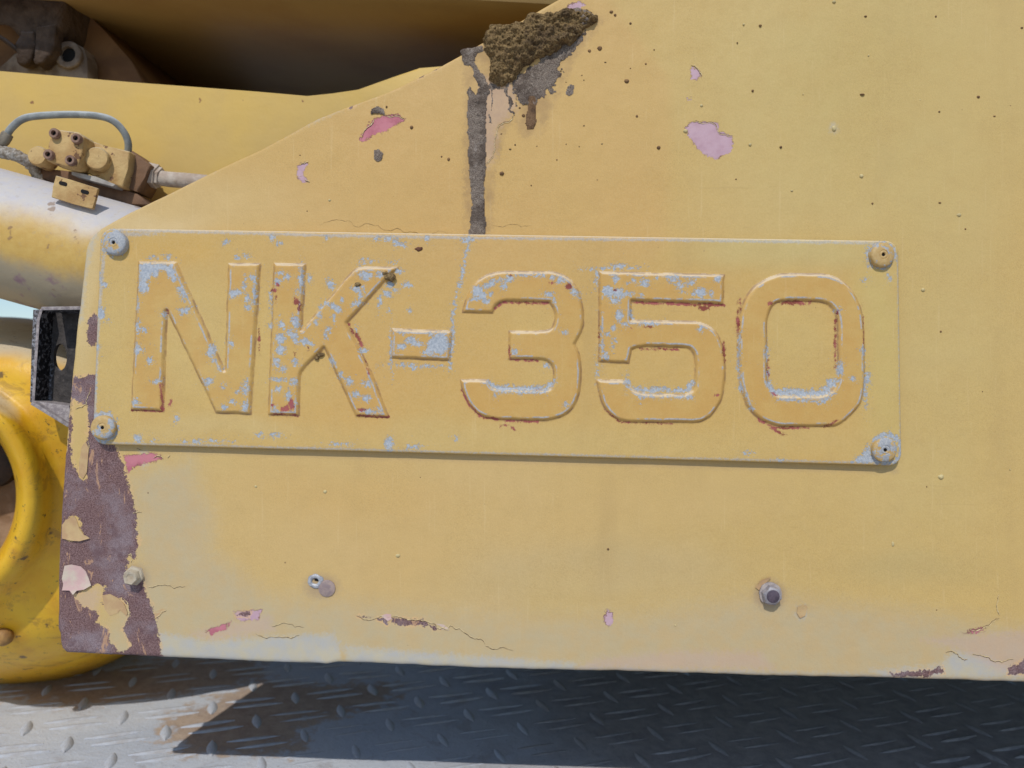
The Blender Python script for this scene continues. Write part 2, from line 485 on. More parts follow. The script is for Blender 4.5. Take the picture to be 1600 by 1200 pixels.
for b in seen:
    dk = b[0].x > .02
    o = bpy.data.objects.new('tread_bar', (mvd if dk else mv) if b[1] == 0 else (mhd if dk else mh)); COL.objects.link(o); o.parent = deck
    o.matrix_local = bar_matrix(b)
bm = bmesh.new()
for b in rest:
    n0 = len(bm.verts); bm.from_mesh(mv if b[1] == 0 else mh); bm.verts.ensure_lookup_table()
    bmesh.ops.transform(bm, matrix=bar_matrix(b), verts=bm.verts[n0:])
me = bpy.data.meshes.new('tread_pattern'); bm.to_mesh(me); bm.free(); me.shade_smooth(); me.materials.append(M_tread)
o = bpy.data.objects.new('tread_pattern', me); COL.objects.link(o); o.parent = deck; tag(o, kind='stuff')

bm = bmesh.new(); bmesh.ops.create_grid(bm, x_segments=40, y_segments=40, size=150)
for v in bm.verts: v.co.z = -1.5
g = from_bm('ground', bm, simple('sandy_ground', srgb(170, 150, 122), srgb(150, 130, 105), 3, .95, .01, 20)); tag(g, kind='structure')

# ------------------------------------------------------------------ side sheet
side = thing('side_panel', P(800, 1040, 0), 'faded ochre steel side sheet of the machine, chipped and rusty at its lower left corner', 'machine panel')
xl_pts = [(-60, 1000), (-2, 872), (100, 690), (140, 608), (180, 500), (230, 408), (262, 340), (290, 285), (330, 205), (352, 166), (362, 152), (374, 140), (390, 135), (470, 126), (520, 119), (640, 108), (760, 98), (830, 94), (900, 91), (955, 91), (985, 90), (992, 93), (1005, 94), (1015, 96), (1021, 103)]
ya = np.array([p[0] for p in xl_pts], float); xa = np.array([p[1] for p in xl_pts], float)
NR, NC = 372, 512
v = np.linspace(0, 1, NR)[:, None]; u = np.linspace(0, 1, NC)[None, :]
yn = -60 + v*1081                                   # nominal row, 1021 = bottom left corner
xleft = np.interp(yn, ya, xa) + .6*fbm(yn, yn*0, 14, 3, 9)
u = u.copy(); PX = xleft + u*(1680-xleft) + 0*v
PX[:, -1] = 3200
bot = np.interp(PX, [90, 170, 400, 520, 530, 620, 800, 1000, 1200, 1400, 1600, 1700], [1018, 1023, 1033, 1037, 1034, 1038, 1045, 1049, 1056, 1060, 1066, 1069]) + 1.0*fbm(PX, PX*0, 26, 4, 3) - 2.2*np.exp(-((PX-521)/7)**2)
PY = -60 + v*(bot+60)
x = PX.ravel(); y = PY.ravel()
# gentle dents, edge rolled slightly inward
Yd = (.0009*fbm(x, y, 300, 2, 21) + .00025*fbm(x, y, 60, 2, 31))
edge_d = np.minimum.reduce([(PX-xleft).ravel(), (bot-PY).ravel()*1.0])
Yd += .0012*np.exp(-np.clip(edge_d, 0, 50)/2.2)
lowedge = (bot-PY).ravel()
Yd += -.0007*np.exp(-((x-520)/22)**2)*np.exp(-lowedge/10)
rust_items = [
 ('p', [(112, 590), (147, 586), (170, 600), (172, 660), (182, 704), (192, 722), (197, 745), (206, 772), (213, 800), (215, 840), (213, 872), (203, 880), (222, 902), (234, 940), (243, 965), (250, 1000), (254, 1040), (60, 1040), (60, 760), (104, 700), (110, 640)]),
 ('-p', [(113, 622), (124, 630), (137, 634), (139, 668), (134, 690), (130, 716), (137, 745), (128, 752), (122, 738), (114, 724), (111, 700)]),
 ('-p', [(98, 817), (116, 803), (126, 815), (130, 838), (112, 846), (97, 842)]),
 ('-p', [(112, 930), (150, 912), (166, 915), (162, 926), (158, 944), (170, 948), (182, 935), (192, 935), (203, 952), (201, 968), (193, 982), (205, 1008), (190, 1022), (176, 1012), (170, 984), (150, 974), (152, 956), (130, 946)]),
 ('-p', [(200, 872), (206, 866), (215, 880), (212, 895), (198, 890)]),
 ('p', [(137, 497), (150, 492), (160, 500), (160, 532), (141, 543), (136, 535)]),
 ('p', [(610, 968), (618, 965), (640, 968), (665, 970), (675, 976), (686, 983), (680, 984), (668, 978), (640, 977), (618, 975)]),
 ('p', [(585, 965), (600, 965), (608, 971), (604, 975), (592, 969)]),
 ('p', [(369, 957), (391, 955), (388, 962), (370, 961)]),
 ('p', [(1390, 1052), (1420, 1050), (1455, 1048), (1470, 1040), (1474, 1050), (1450, 1058), (1400, 1058)]),
 ('p', [(1578, 1044), (1600, 1030), (1700, 1020), (1700, 1056), (1575, 1053)]),
 (690, 97, 5, 2.5, -35), (681, 105, 3, 5, 20), (627, 127, 8, 3, -45), (658, 119, 3.5, 2.5), (548, 166, 4, 2.5, -30),
 ('l', [(560, 963), (585, 967)], 1.0), ('l', [(118, 742), (140, 770), (150, 800)], -3),
]
pink_items = [
 ('p', [(1071, 200), (1080, 190), (1108, 190), (1122, 192), (1124, 206), (1145, 212), (1146, 224), (1141, 238), (1120, 248), (1105, 243), (1090, 232), (1078, 215)]),
 ('p', [(1079, 104), (1091, 109), (1096, 118), (1090, 125), (1080, 123)]),
 ('p', [(466, 258), (475, 254), (482, 255), (476, 264), (474, 274), (482, 284), (472, 287), (463, 272)]),
 (1078, 154, 3, 1.5), (951, 966, 7, 12), ('p', [(365, 956), (410, 952), (404, 968), (372, 970)]),
 ('p', [(888, 8), (905, 2), (915, 8), (880, 28)]), ('p', [(100, 888), (112, 886), (110, 920), (98, 918)]),
]
hot_items = [
 ('p', [(562, 216), (572, 200), (581, 188), (590, 184), (600, 180), (620, 178), (633, 186), (622, 193), (604, 204), (585, 210), (566, 222)]),
 ('p', [(192, 712), (212, 710), (240, 708), (254, 716), (240, 722), (222, 725), (205, 732), (199, 740), (196, 722)]),
 ('p', [(322, 986), (340, 978), (362, 972), (352, 984), (330, 992)]),
 (1524, 986, 12, 3, -12),
]
wash_items = [('p', [(200, 740), (300, 720), (330, 860), (420, 930), (800, 965), (1000, 960), (1200, 930), (1460, 960), (1700, 1000), (1700, 1100), (100, 1100), (215, 880)]),
              ('p', [(205, 745), (300, 740), (330, 800), (330, 850), (215, 860)])]
pale_items = [('p', [(250, 1012), (380, 1005), (530, 1004), (535, 1050), (250, 1050)]), ('p', [(60, 900), (96, 900), (98, 990), (112, 1010), (140, 1030), (60, 1050)]), ('p', [(540, 1010), (700, 1022), (900, 1036), (900, 1060), (540, 1050)]), ('p', [(250, 990), (330, 1000), (520, 990), (540, 1050), (250, 1050)]),
              ('p', [(1468, 1040), (1490, 1018), (1540, 1026), (1580, 1045), (1600, 1058), (1380, 1062), (1360, 1048)]),
              ('l', [(160, 345), (360, 246), (500, 182), (690, 96)], 2.0), ('l', [(160, 345), (330, 262)], 4), ('l', [(150, 362), (132, 420), (124, 500)], 3), ('l', [(700, 1041), (1000, 1047), (1200, 1054), (1600, 1064)], 3), (225, 716, 7, 11), (1303, 200, 4, 5), (1252, 957, 7, 9)]  # the pale sloping-edge lines paint in the sun on that bevel
thin_items = [('p', [(750, 195), (752, 120), (800, 130), (806, 170), (778, 200), (772, 245), (762, 262), (752, 250)]), ('p', [(930, 1030), (1060, 1018), (1190, 1020), (1210, 1045), (900, 1046)]), ('p', [(300, 990), (420, 960), (430, 985), (330, 1000)]), ('p', [(1440, 1000), (1600, 985), (1700, 1000), (1700, 1060), (1560, 1050), (1500, 1015)]), ('p', [(110, 930), (160, 915), (150, 960), (120, 950)])]
# faded colour of the sheet, as broad soft patches
def fade(x, y, base, patches):
    c = np.tile(np.array(srgb(*base)[:3]), (x.size, 1)); wob = fbm(x, y, 180, 4, 77)
    for cx, cy, rx, ry, rgb, a in patches:
        w = a*np.exp(-(((x+wob*40-cx)/rx)**2+((y+wob*40-cy)/ry)**2)**1.5)
        c = c*(1-w[:, None])+np.array(srgb(*rgb)[:3])*w[:, None]
    # a vertical change of tone where an old repaint ended
    lim = np.interp(y, [0, 120, 370, 420], [955, 1045, 1045, 1020])
    w = (1-sstep(-14, 14, x+wob*16-lim))*(1-sstep(395, 450, y+wob*30))*sstep(330, 560, x)*.55
    return c*(1-w[:, None])+np.array(srgb(203, 163, 100)[:3])*w[:, None]
panel_patches = [
 (620, 290, 520, 190, (203, 162, 94), .9), (900, 200, 150, 300, (204, 168, 98), .75), (700, 320, 200, 50, (198, 154, 84), .5), (1000, 60, 60, 60, (200, 164, 96), .4), (330, 320, 200, 60, (212, 184, 130), .6),
 (1330, 150, 330, 260, (200, 180, 118), .7), (1350, 130, 120, 150, (188, 166, 102), .4), (990, 320, 60, 60, (202, 162, 92), .6),
 (230, 370, 90, 40, (220, 200, 158), .7), (480, 850, 250, 110, (204, 172, 114), .85), (800, 800, 400, 120, (204, 172, 116), .7), (560, 780, 160, 40, (206, 166, 100), .5),
 (640, 890, 110, 60, (206, 168, 100), .5), (760, 940, 60, 30, (206, 176, 126), .5), (1240, 860, 260, 70, (196, 168, 106), .5),
 (1430, 890, 120, 30, (176, 160, 112), .5), (1460, 560, 120, 300, (198, 178, 118), .5), (950, 870, 60, 20, (186, 158, 96), .4),
 (128, 450, 30, 130, (216, 196, 150), .7), (900, 900, 300, 60, (186, 168, 130), .5)]
# drop a hairline step where a newer coat ends, seen as a vertical change of tone right of the mud
M_panel = panel_material()
V = np.stack([(x-800)/1200*.6, Yd, CAMZ-(y-600)/1200*.6], -1)
I = np.arange(NR*NC).reshape(NR, NC)
F = np.stack([I[:-1, :-1], I[1:, :-1], I[1:, 1:], I[:-1, 1:]], -1).reshape(-1, 4)
# thickness: rim going back 4 mm all round, and a back face
ring = np.concatenate([I[0, :], I[1:, -1], I[-1, -2::-1], I[-2:0:-1, 0]])
n0 = len(V); Vb = V[ring].copy(); Vb[:, 1] = .0042
k = np.arange(len(ring)); k2 = (k+1) % len(ring)
Fr = np.stack([ring[k], ring[k2], n0+k2, n0+k], -1)
allV = np.vstack([V, Vb]); allx = np.concatenate([x, x[ring]]); ally = np.concatenate([y, y[ring]])
me = np_mesh('sheet', allV, np.vstack([F, Fr]))
stain_items = [('p', [(722, 70), (760, 40), (900, 10), (945, 30), (900, 90), (870, 160), (845, 215), (815, 215), (800, 180), (775, 260), (768, 368), (726, 368), (724, 130)])]
grime_items = [(1203, 930, 24, 24), (502, 916, 26, 18), (211, 905, 20, 22), ('l', [(150, 700), (1400, 735)], 2)]
for nm, it in (('rust', rust_items), ('stain', stain_items), ('grime', grime_items), ('pink', pink_items), ('hot', hot_items), ('wash', wash_items), ('pale', pale_items), ('thin', thin_items)):
    put_attr(me, nm, field(allx, ally, it))
put_col(me, 'fade', fade(allx, ally, (202, 173, 110), panel_patches))
sheet = link('sheet', me, M_panel, side)
# back skin
bm = bmesh.new()
vs = [bm.verts.new(p) for p in Vb[::-1][::6]]
bm.faces.new(vs); bmesh.ops.triangulate(bm, faces=bm.faces[:])
from_bm('back_skin', bm, simple('dark_primer', srgb(70, 62, 52), srgb(50, 45, 40)), side)
# unseen box added behind the sheet to keep the deck below it dark
bm = bmesh.new()
pts = [P(640, 250, .03), P(3000, 250, .03), P(3000, 1000, .03), P(640, 1000, .03)]
prism(bm, pts, [Vector((p.x, 1.1, p.z)) for p in pts])
from_bm('shade_box', bm, simple('dark_shade_box', srgb(60, 54, 46), srgb(42, 38, 34)), side)

# paint flakes curling off the rust
M_flake = simple('loose_ochre_paint', srgb(198, 170, 124), srgb(184, 150, 112), 90, .6, .0002, 500)
M_flakep = simple('loose_pinkish_paint', srgb(204, 190, 172), srgb(204, 168, 164), 90, .6, .0003, 300)
def flake(pts, lift, mat, curl=(0, 1)):
    bm = bmesh.new(); c = np.mean(pts, 0); n = len(pts); xs = []
    rings = []
    cl = np.array(curl, float)
    L = max(np.ptp(np.array(pts)[:, 0]), np.ptp(np.array(pts)[:, 1]))
    for s in (1, .9, .6, .3):
        r = []
        for (px, py) in pts:
            q = c+(np.array([px, py])-c)*s
            t = max(0, float(np.dot(q-c, cl))/(L*.5))
            h = .0003+lift*t**1.6+.0002*mnoise.noise(Vector((q[0]*.1, q[1]*.1, 0)))
            r.append(bm.verts.new(P(q[0], q[1], 0)+Vector((0, -h, 0))))
        rings.append(r)
    for a, b in zip(rings, rings[1:]):
        for i in range(n): bm.faces.new((a[i], a[(i+1) % n], b[(i+1) % n], b[i]))
    bm.faces.new(rings[-1])
    under = [bm.verts.new(w.co+Vector((0, .0003, 0))) for w in rings[0]]
    for i in range(n): bm.faces.new((rings[0][i], under[i], under[(i+1) % n], rings[0][(i+1) % n]))
    bm.faces.new(under[::-1])
    return from_bm('paint_flake', bm, mat, side, angle=50)
flake([(97, 820), (104, 812), (116, 806), (120, 812), (124, 826), (133, 837), (141, 841), (126, 845), (112, 844), (98, 841)], .0022, M_flake)
flake([(101, 884), (112, 882), (126, 885), (134, 892), (139, 904), (144, 914), (134, 920), (122, 922), (117, 928), (110, 922), (98, 922), (99, 912), (97, 904)], .0028, M_flakep, (.3, 1))
flake([(160, 930), (172, 928), (184, 934), (195, 944), (200, 958), (198, 962), (190, 950), (184, 958), (172, 962), (164, 952)], .0012, M_flake, (.8, -.3))
flake([(241, 957), (254, 951), (259, 954), (248, 962), (243, 967)], .0016, M_flake, (.6, .8))
flake([(134, 690), (128, 698), (124, 722), (124, 742), (130, 748), (136, 738), (139, 700)], .0016, M_flake, (-.9, .2))
flake([(1180, 918), (1190, 906), (1204, 901), (1200, 908), (1190, 914), (1186, 922)], .0016, M_flake, (0, -1))
flake([(595, 962), (604, 959), (611, 960), (612, 967), (606, 970), (602, 967)], .001, M_flakep, (0, 1))
flake([(674, 974), (690, 975), (702, 978), (701, 985), (690, 983), (680, 980)], .001, M_flakep, (0, 1))
flake([(1246, 948), (1258, 945), (1261, 948), (1258, 962), (1250, 966), (1245, 958)], .0008, M_flake, (0, -1))

def frac(pts, amp, depth=4):
    pts = [np.array(p, float) for p in pts]
    for _ in range(depth):
        q = [pts[0]]
        for a, b in zip(pts, pts[1:]):
            m = (a+b)/2; d = b-a; L = math.hypot(*d)
            q += [m+np.array([-d[1], d[0]])*rnd.uniform(-amp, amp), b]
        pts = q
    return pts
M_crk = simple('crack_shadowed_primer', srgb(116, 84, 62), srgb(76, 54, 46), 300, .9)
M_lip = simple('pale_broken_paint_edge', srgb(214, 196, 152), srgb(200, 178, 134), 300, .7)
def crack(pts, w=.9, lip=1, mat=None):
    q = frac(pts, .16); n = len(q)
    for (off, ww, m, nm, yy) in ((0, w*.8, mat or M_crk, 'paint_crack', -.0001), (-1.3*lip, .9, M_lip, 'paint_edge', -.00035)):
        if lip == 0 and off == 0 and nm == 'paint_edge': continue
        bm = bmesh.new(); A = []; B = []
        for i, p in enumerate(q):
            t = q[min(i+1, n-1)]-q[max(i-1, 0)]; t = t/(math.hypot(*t)+1e-9); nr = np.array([-t[1], t[0]])
            k = math.sin(math.pi*min(1, max(0, i/(n-1))))**.4*ww*rnd.uniform(.45, 1.1)*(.35+.9*abs(mnoise.noise(Vector((i*.23, off, w))))*1.6)
            c = p+np.array([0, off]); u_ = c-nr*k; v_ = c+nr*k
            hy = float(sheet_y(c[0], c[1]))
            A.append(bm.verts.new(P(*u_, 0)+Vector((0, hy+yy, 0)))); B.append(bm.verts.new(P(*v_, 0)+Vector((0, hy+yy-.0001, 0))))
        for i in range(n-1): bm.faces.new((A[i], A[i+1], B[i+1], B[i]))
        o = from_bm(nm, bm, m, side, smooth=True)
def sheet_y(a, b):
    X_ = np.array([a]); Y_ = np.array([b])
    return (.0009*fbm(X_, Y_, 300, 2, 21)+.00025*fbm(X_, Y_, 60, 2, 31))[0]
crack([(556, 962), (588, 966), (600, 964)], .8)
crack([(604, 966), (616, 964), (645, 969), (668, 972), (684, 982), (700, 985), (703, 977), (718, 982), (732, 992), (752, 999), (760, 1010), (775, 1014), (802, 1017)], 1.1)
crack([(1478, 1020), (1486, 1018), (1496, 1022), (1503, 1030), (1512, 1031)], 1.0); crack([(1520, 1022), (1532, 1024), (1545, 1028), (1556, 1034), (1566, 1036), (1584, 1031)], .8)
crack([(1562, 962), (1558, 950), (1561, 930)], .5); crack([(1515, 982), (1540, 978), (1562, 966)], .6, -1)
crack([(118, 640), (136, 632), (140, 610)], .6); crack([(138, 690), (139, 702), (128, 718), (124, 742)], 1.2, 1)
crack([(97, 841), (112, 845), (141, 842)], .9, 1); crack([(192, 935), (201, 950), (203, 962)], 1.0)
crack([(425, 979), (448, 974), (475, 980)], .5); crack([(400, 990), (430, 996), (455, 998), (468, 992)], .5); crack([(232, 918), (258, 914), (290, 916)], .5); crack([(240, 968), (250, 962), (260, 954)], .9)
crack([(758, 258), (770, 244), (773, 218), (777, 200), (795, 190), (806, 176)], .7, -1)
crack([(1080, 102), (1090, 108), (1097, 120)], .8); crack([(1082, 189), (1108, 190), (1120, 196), (1124, 207), (1134, 209), (1145, 212)], .7, -1)
crack([(566, 214), (574, 200), (584, 187)], 1.2); crack([(600, 180), (622, 180), (632, 187)], 1.0, -1)
crack([(240, 716), (248, 713), (256, 718)], .7); crack([(262, 716), (266, 712)], .8); crack([(213, 700), (222, 703)], .8)
crack([(208, 803), (222, 801)], .5); crack([(200, 868), (205, 866), (205, 880)], .7); crack([(680, 590), (690, 588)], .1)
crack([(470, 256), (482, 254)], .7); crack([(476, 281), (484, 286)], 1.2)
crack([(500, 352), (560, 355), (640, 362), (700, 364)], .35, 0); crack([(770, 352), (800, 350), (830, 352)], .3, 0)

# small pimples in the paint and grit stuck to the sheet
M_grit = simple('dark_grit', srgb(140, 110, 76), srgb(104, 80, 58), 300, .9, .0003, 900)
M_pimple = simple('pale_paint_pimple', srgb(206, 190, 140), srgb(188, 172, 126), 300, .6, .0002, 900)
def blob(bm, px, py, rx, ry, h, y=0.0, seed=0, rough=.25):
    c = P(px, py, y); n = 10; rs = []
    for (s, z) in ((1.0, -.05), (.92, .35), (.65, .8), (.3, 1.0)):
        rs.append([bm.verts.new(c+Vector((math.cos(2*math.pi*k/n)*rx*.0005*s*(1+rough*mnoise.noise(Vector((math.cos(k), math.sin(k)*1.3, seed*3.1)))), -h*z, math.sin(2*math.pi*k/n)*ry*.0005*s*(1+rough*mnoise.noise(Vector((math.cos(k)+4, math.sin(k)*1.3, seed*3.1))))))) for k in range(n)])
    for a, b in zip(rs, rs[1:]):
        for k in range(n): bm.faces.new((a[k], a[(k+1) % n], b[(k+1) % n], b[k]))
    bm.faces.new(rs[-1])
dark_spots = [(979, 127, 5, 4), (937, 76, 5, 5), (921, 80, 3.5, 3.5), (784, 271, 5, 4), (643, 199, 3.5, 3.5), (701, 249, 3, 3.5), (690, 245, 2, 2), (953, 355, 2.5, 2), (807, 367, 4, 2.5), (775, 370, 4, 2), (1029, 231, 4, 3.5), (604, 167, 2, 2), (985, 37, 2.5, 2.5), (955, 19, 4, 3), (961, 24, 3, 3), (1176, 142, 2.5, 2.5), (1022, 78, 1.5, 1.5), (1009, 100, 2, 2), (1352, 26, 3, 2), (1462, 26, 2, 2), (1596, 44, 3, 2), (1347, 148, 5, 2), (1528, 152, 3.5, 3), (1467, 175, 2.5, 2), (1553, 182, 3, 2), (1220, 230, 2.5, 2.5), (1363, 318, 2, 2), (1468, 317, 3, 1.5), (1508, 358, 2, 2), (1188, 40, 3, 2), (1470, 518, 2, 2), (950, 858, 3, 2.5), (740, 240, 2, 2), (818, 181, 3.5, 3), (812, 169, 2.5, 2), (895, 80, 1.5, 1.5), (985, 107, 1.5, 1.5), (995, 182, 3, 3), (232, 770, 2, 2), (160, 640, 3, 2), (1150, 280, 1.5, 1.5), (830, 290, 1.5, 1.5), (480, 330, 1.5, 1.5), (870, 250, 2, 1.5)]
pale_spots = [(1303, 201, 4.5, 6), (1498, 336, 5, 4), (1071, 205, 5, 4), (1303, 3, 4, 3), (515, 313, 3, 2.5), (508, 768, 4, 3.5), (622, 868, 5, 4), (1395, 850, 3, 5), (1442, 453, 4, 4), (1096, 165, 3, 3), (1172, 226, 3, 3), (1357, 87, 2, 2), (1346, 275, 4, 4), (1162, 38, 2, 2), (1055, 977, 2, 2), (1470, 745, 6, 5), (1308, 366, 3, 5), (400, 760, 3, 3), (1237, 298, 3, 2), (1390, 352, 3, 5)]
for i in range(18): (dark_spots if rnd.random() < .7 else pale_spots).append((rnd.uniform(330, 1590), rnd.uniform(20, 1000), rnd.uniform(.8, 1.8), rnd.uniform(.8, 1.6)))
for nm, lst, mt, h in (('grit_specks', dark_spots, M_grit, .0012), ('paint_pimples', pale_spots, M_pimple, .0010)):
    bm = bmesh.new()
    for i, s in enumerate([(q[0], q[1], q[2]*.82, q[3]*.82) for q in lst]):
        if s[0] < 1415 and 350 < s[1] < 740 and s[0] > 130: continue
        if s[1] < 365 and s[0] < 872-(s[1])*1.86: continue
        blob(bm, s[0], s[1], s[2], s[3], h*min(1.4, s[2]/3+.2), .0004, i)
    o = from_bm(nm, bm, mt, side, smooth=True); tag(o, kind='stuff')

# bolts along the foot of the sheet
M_boltp = simple('dusty_painted_bolt', srgb(190, 180, 160), srgb(170, 154, 132), 120, .7, .0004, 500)
M_steel = simple('dull_steel', srgb(168, 166, 172), srgb(136, 132, 138), 160, .5, .0003, 700, metal=.15, spec=.5)
M_steell = simple('bright_scraped_steel', srgb(186, 188, 192), srgb(150, 150, 156), 260, .45, .0005, 500, metal=.3)
M_hole = simple('hole_dark', srgb(24, 20, 18), srgb(14, 12, 12))
def hexhead(bm, c, r, h, rot=0, y0=0.0):
    f = []; b = []
    for k in range(6):
        a = R(60*k)+rot; f.append(Vector((c.x+math.cos(a)*r, c.y-h, c.z+math.sin(a)*r))); b.append(Vector((c.x+math.cos(a)*r, c.y+.001, c.z+math.sin(a)*r)))
    prism(bm, f, b)
b1 = None
bm = bmesh.new(); c = P(211, 899, 0); lathe(bm, c, (0, -1, 0), [(.0080, -.001), (.0080, .0020), (.0072, .0026), (.0060, .003), (.0060, .0076), (.0052, .0086), (.0034, .0084), (.0026, .0076)], 6)
for v_ in bm.verts: v_.co += Vector((.0006*mnoise.noise(v_.co*300), 0, .0006*mnoise.noise(v_.co*300+Vector((5, 5, 5)))))
o = from_bm('bolt', bm, M_boltp, side, angle=50); tag(o, 'round bolt thickly painted over')
bm = bmesh.new(); c = P(1203, 927, 0); lathe(bm, c, (0, -1, 0), [(.0088, -.0004), (.0088, .0012), (.0080, .0016), (.0045, .0017)], 28)
for v_ in bm.verts: v_.co += Vector((.0007*mnoise.noise(v_.co*260), 0, .0007*mnoise.noise(v_.co*260+Vector((5, 5, 5)))))
wsh = from_bm('washer', bm, simple('greyed_washer', srgb(176, 166, 160), srgb(148, 138, 136), 200, .7), side, angle=40)
bm = bmesh.new(); c = P(1203, 928, 0); R6 = R(14)
rg = []
for (r_, h_, hexa) in ((.0076, .0012, 1), (.0076, .0062, 1), (.0070, .0070, 0), (.0060, .0075, 0)):
    rg.append([bm.verts.new(c+Vector((math.cos(2*math.pi*k/24+R6)*r_*((.866/math.cos(((2*math.pi*k/24+math.pi/6) % (math.pi/3))-math.pi/6)) if hexa else .9), -h_, math.sin(2*math.pi*k/24+R6)*r_*((.866/math.cos(((2*math.pi*k/24+math.pi/6) % (math.pi/3))-math.pi/6)) if hexa else .9)))) for k in range(24)])
for a, b in zip(rg, rg[1:]):
    for k in range(24): bm.faces.new((a[k], a[(k+1) % 24], b[(k+1) % 24], b[k]))
bm.faces.new(rg[-1]); bm.faces.new(rg[0][::-1])
bt = from_bm('bolt', bm, M_steel, side, angle=28); tag(bt, 'hexagon bolt with a bright chamfer and dark face')
bm = bmesh.new(); lathe(bm, c, (0, -1, 0), [(.0050, .0072), (.0050, .0077), (.0044, .0080)], 24)
from_bm('bolt_face', bm, simple('bolt_face_steel', srgb(104, 92, 104), srgb(80, 72, 84), 200, .5, metal=.2), bt, angle=40)
# empty bolt hole with torn rim and its loose washer
bm = bmesh.new(); n = 28; rr = []
c = P(493, 908, 0)
for (r, h) in ((.0068, -.0002), (.0062, .0009), (.0044, .0013), (.0026, .0008), (.0019, -.0014)):
    rr.append([bm.verts.new(c+Vector((math.cos(2*math.pi*k/n)*r*(1+.22*mnoise.noise(Vector((math.cos(2*math.pi*k/n)*1.6, math.sin(2*math.pi*k/n)*1.6, 2+r*200)))), -h*(1+.5*mnoise.noise(Vector((k*1.7, r*900, 0)))), math.sin(2*math.pi*k/n)*r*.85*(1+.22*mnoise.noise(Vector((math.cos(2*math.pi*k/n)*1.6+7, math.sin(2*math.pi*k/n)*1.6, 2+r*200))))))) for k in range(n)])
for a, b in zip(rr, rr[1:]):
    for k in range(n): bm.faces.new((a[k], a[(k+1) % n], b[(k+1) % n], b[k]))
o = from_bm('hole_rim', bm, M_steell, side, smooth=True)
bm = bmesh.new(); blob(bm, 495, 905, 4.6, 3.2, .0006, -.0004, 3, .4); from_bm('bolt_hole', bm, M_hole, side)
bm = bmesh.new(); lathe(bm, P(511, 919, 0), (0, -1, 0), [(.0066, -.0004), (.0066, .0009), (.0060, .0013), (.001, .0011)], 28)
from_bm('washer', bm, simple('lilac_grey_washer', srgb(170, 150, 140), srgb(142, 126, 126), 200, .6), side, angle=40)

# black channel bracket sticking out at the left edge
def bracket_mat():
    t = NT('black_bracket'); n = t.noise(160, 5, .7)
    col = t.mix(t.ramp(n, .3, .7), srgb(46, 43, 43), srgb(78, 73, 71))
    sx = t.new('ShaderNodeSeparateXYZ'); t.l.new(t.co, sx.inputs[0])
    near = t.ramp(t.math('MULTIPLY_ADD', n, .016, sx.outputs[0]), -.373, -.379)   # dust along the outer edge
    spk = t.ramp(t.noise(420, 4, .7), .45, .62)
    col = t.mix(t.math('MULTIPLY', near, spk), col, srgb(150, 152, 160))
    col = t.mix(t.ramp(t.noise(240, 5, .75), .58, .70, 0, .45), col, srgb(124, 116, 112))
    col = t.mix(t.ramp(t.up(), .3, .6), col, t.mix(t.ramp(t.noise(300, 4), .4, .6), srgb(150, 146, 148), srgb(118, 114, 118)))
    return t.done(col, .7, t.bump(t.noise(300, 4, .7), .0009), 0, .4)
M_br = bracket_mat(); 
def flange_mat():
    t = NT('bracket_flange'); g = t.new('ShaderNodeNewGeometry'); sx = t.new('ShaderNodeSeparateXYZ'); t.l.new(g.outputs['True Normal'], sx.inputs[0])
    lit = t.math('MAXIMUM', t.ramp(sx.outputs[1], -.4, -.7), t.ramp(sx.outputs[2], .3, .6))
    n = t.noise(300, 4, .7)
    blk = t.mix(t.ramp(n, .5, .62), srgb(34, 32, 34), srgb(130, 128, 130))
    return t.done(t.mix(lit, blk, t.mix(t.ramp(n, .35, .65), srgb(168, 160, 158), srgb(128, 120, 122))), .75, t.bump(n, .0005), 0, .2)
M_brd = flange_mat()
M_brx = simple('dusty_bracket_edge', srgb(156, 146, 142), srgb(120, 110, 112), 200, .8, .0005, 500, dust=srgb(170, 164, 162), dust_lo=.2, dust_hi=.6)
bm = bmesh.new()
# back web with an oval slot, as a ring of quads
yb = .040
o_out = [(52, 484), (94, 482), (150, 482), (150, 560), (150, 640), (100, 660), (47, 628), (49, 556)]
cxo, cyo = 94, 558
N = 48; outer = []; inner = []
oo = [P(a, b, yb) for a, b in o_out]
for k in range(N):
    t_ = k/N*len(oo); i = int(t_); f_ = t_-i; outer.append(oo[i].lerp(oo[(i+1) % len(oo)], f_))
cc = P(cxo, cyo, yb)
inner = []
for p in outer:
    a = math.atan2(p.z-cc.z, p.x-cc.x); inner.append(cc+Vector((math.cos(a)*.0056, 0, math.sin(a)*.0112)))
def ringsolid(bm, outer, inner, t):
    A = [bm.verts.new(p) for p in outer]; B = [bm.verts.new(p) for p in inner]
    C_ = [bm.verts.new(p+Vector((0, t, 0))) for p in outer]; D = [bm.verts.new(p+Vector((0, t, 0))) for p in inner]; n = len(A)
    for i in range(n):
        j = (i+1) % n
        bm.faces.new((A[i], A[j], B[j], B[i])); bm.faces.new((C_[i], D[i], D[j], C_[j]))
        bm.faces.new((B[i], B[j], D[j], D[i])); bm.faces.new((A[i], C_[i], C_[j], A[j]))
ringsolid(bm, outer, inner, .004)
brk = from_bm('bracket', bm, M_br, side); tag(brk, 'black channel bracket with an oval slot')
def strip(pts_px, y0, y1, w):       # plate strip standing forward from the web
    bm = bmesh.new()
    for (a, b) in zip(pts_px, pts_px[1:]):
        A = P(*a, y0); B = P(*b, y0); d = (B-A).normalized(); nrm = Vector((-d.z, 0, d.x))*w
        f = [A, B, B+nrm, A+nrm]; prism(bm, f, [Vector((q.x, y1, q.z)) for q in f])
    return bm
bm = strip([(150, 478), (64, 479)], .012, .041, .003); bevel(bm, .0008, 2); from_bm('top_flange', bm, M_brd, brk, angle=50)
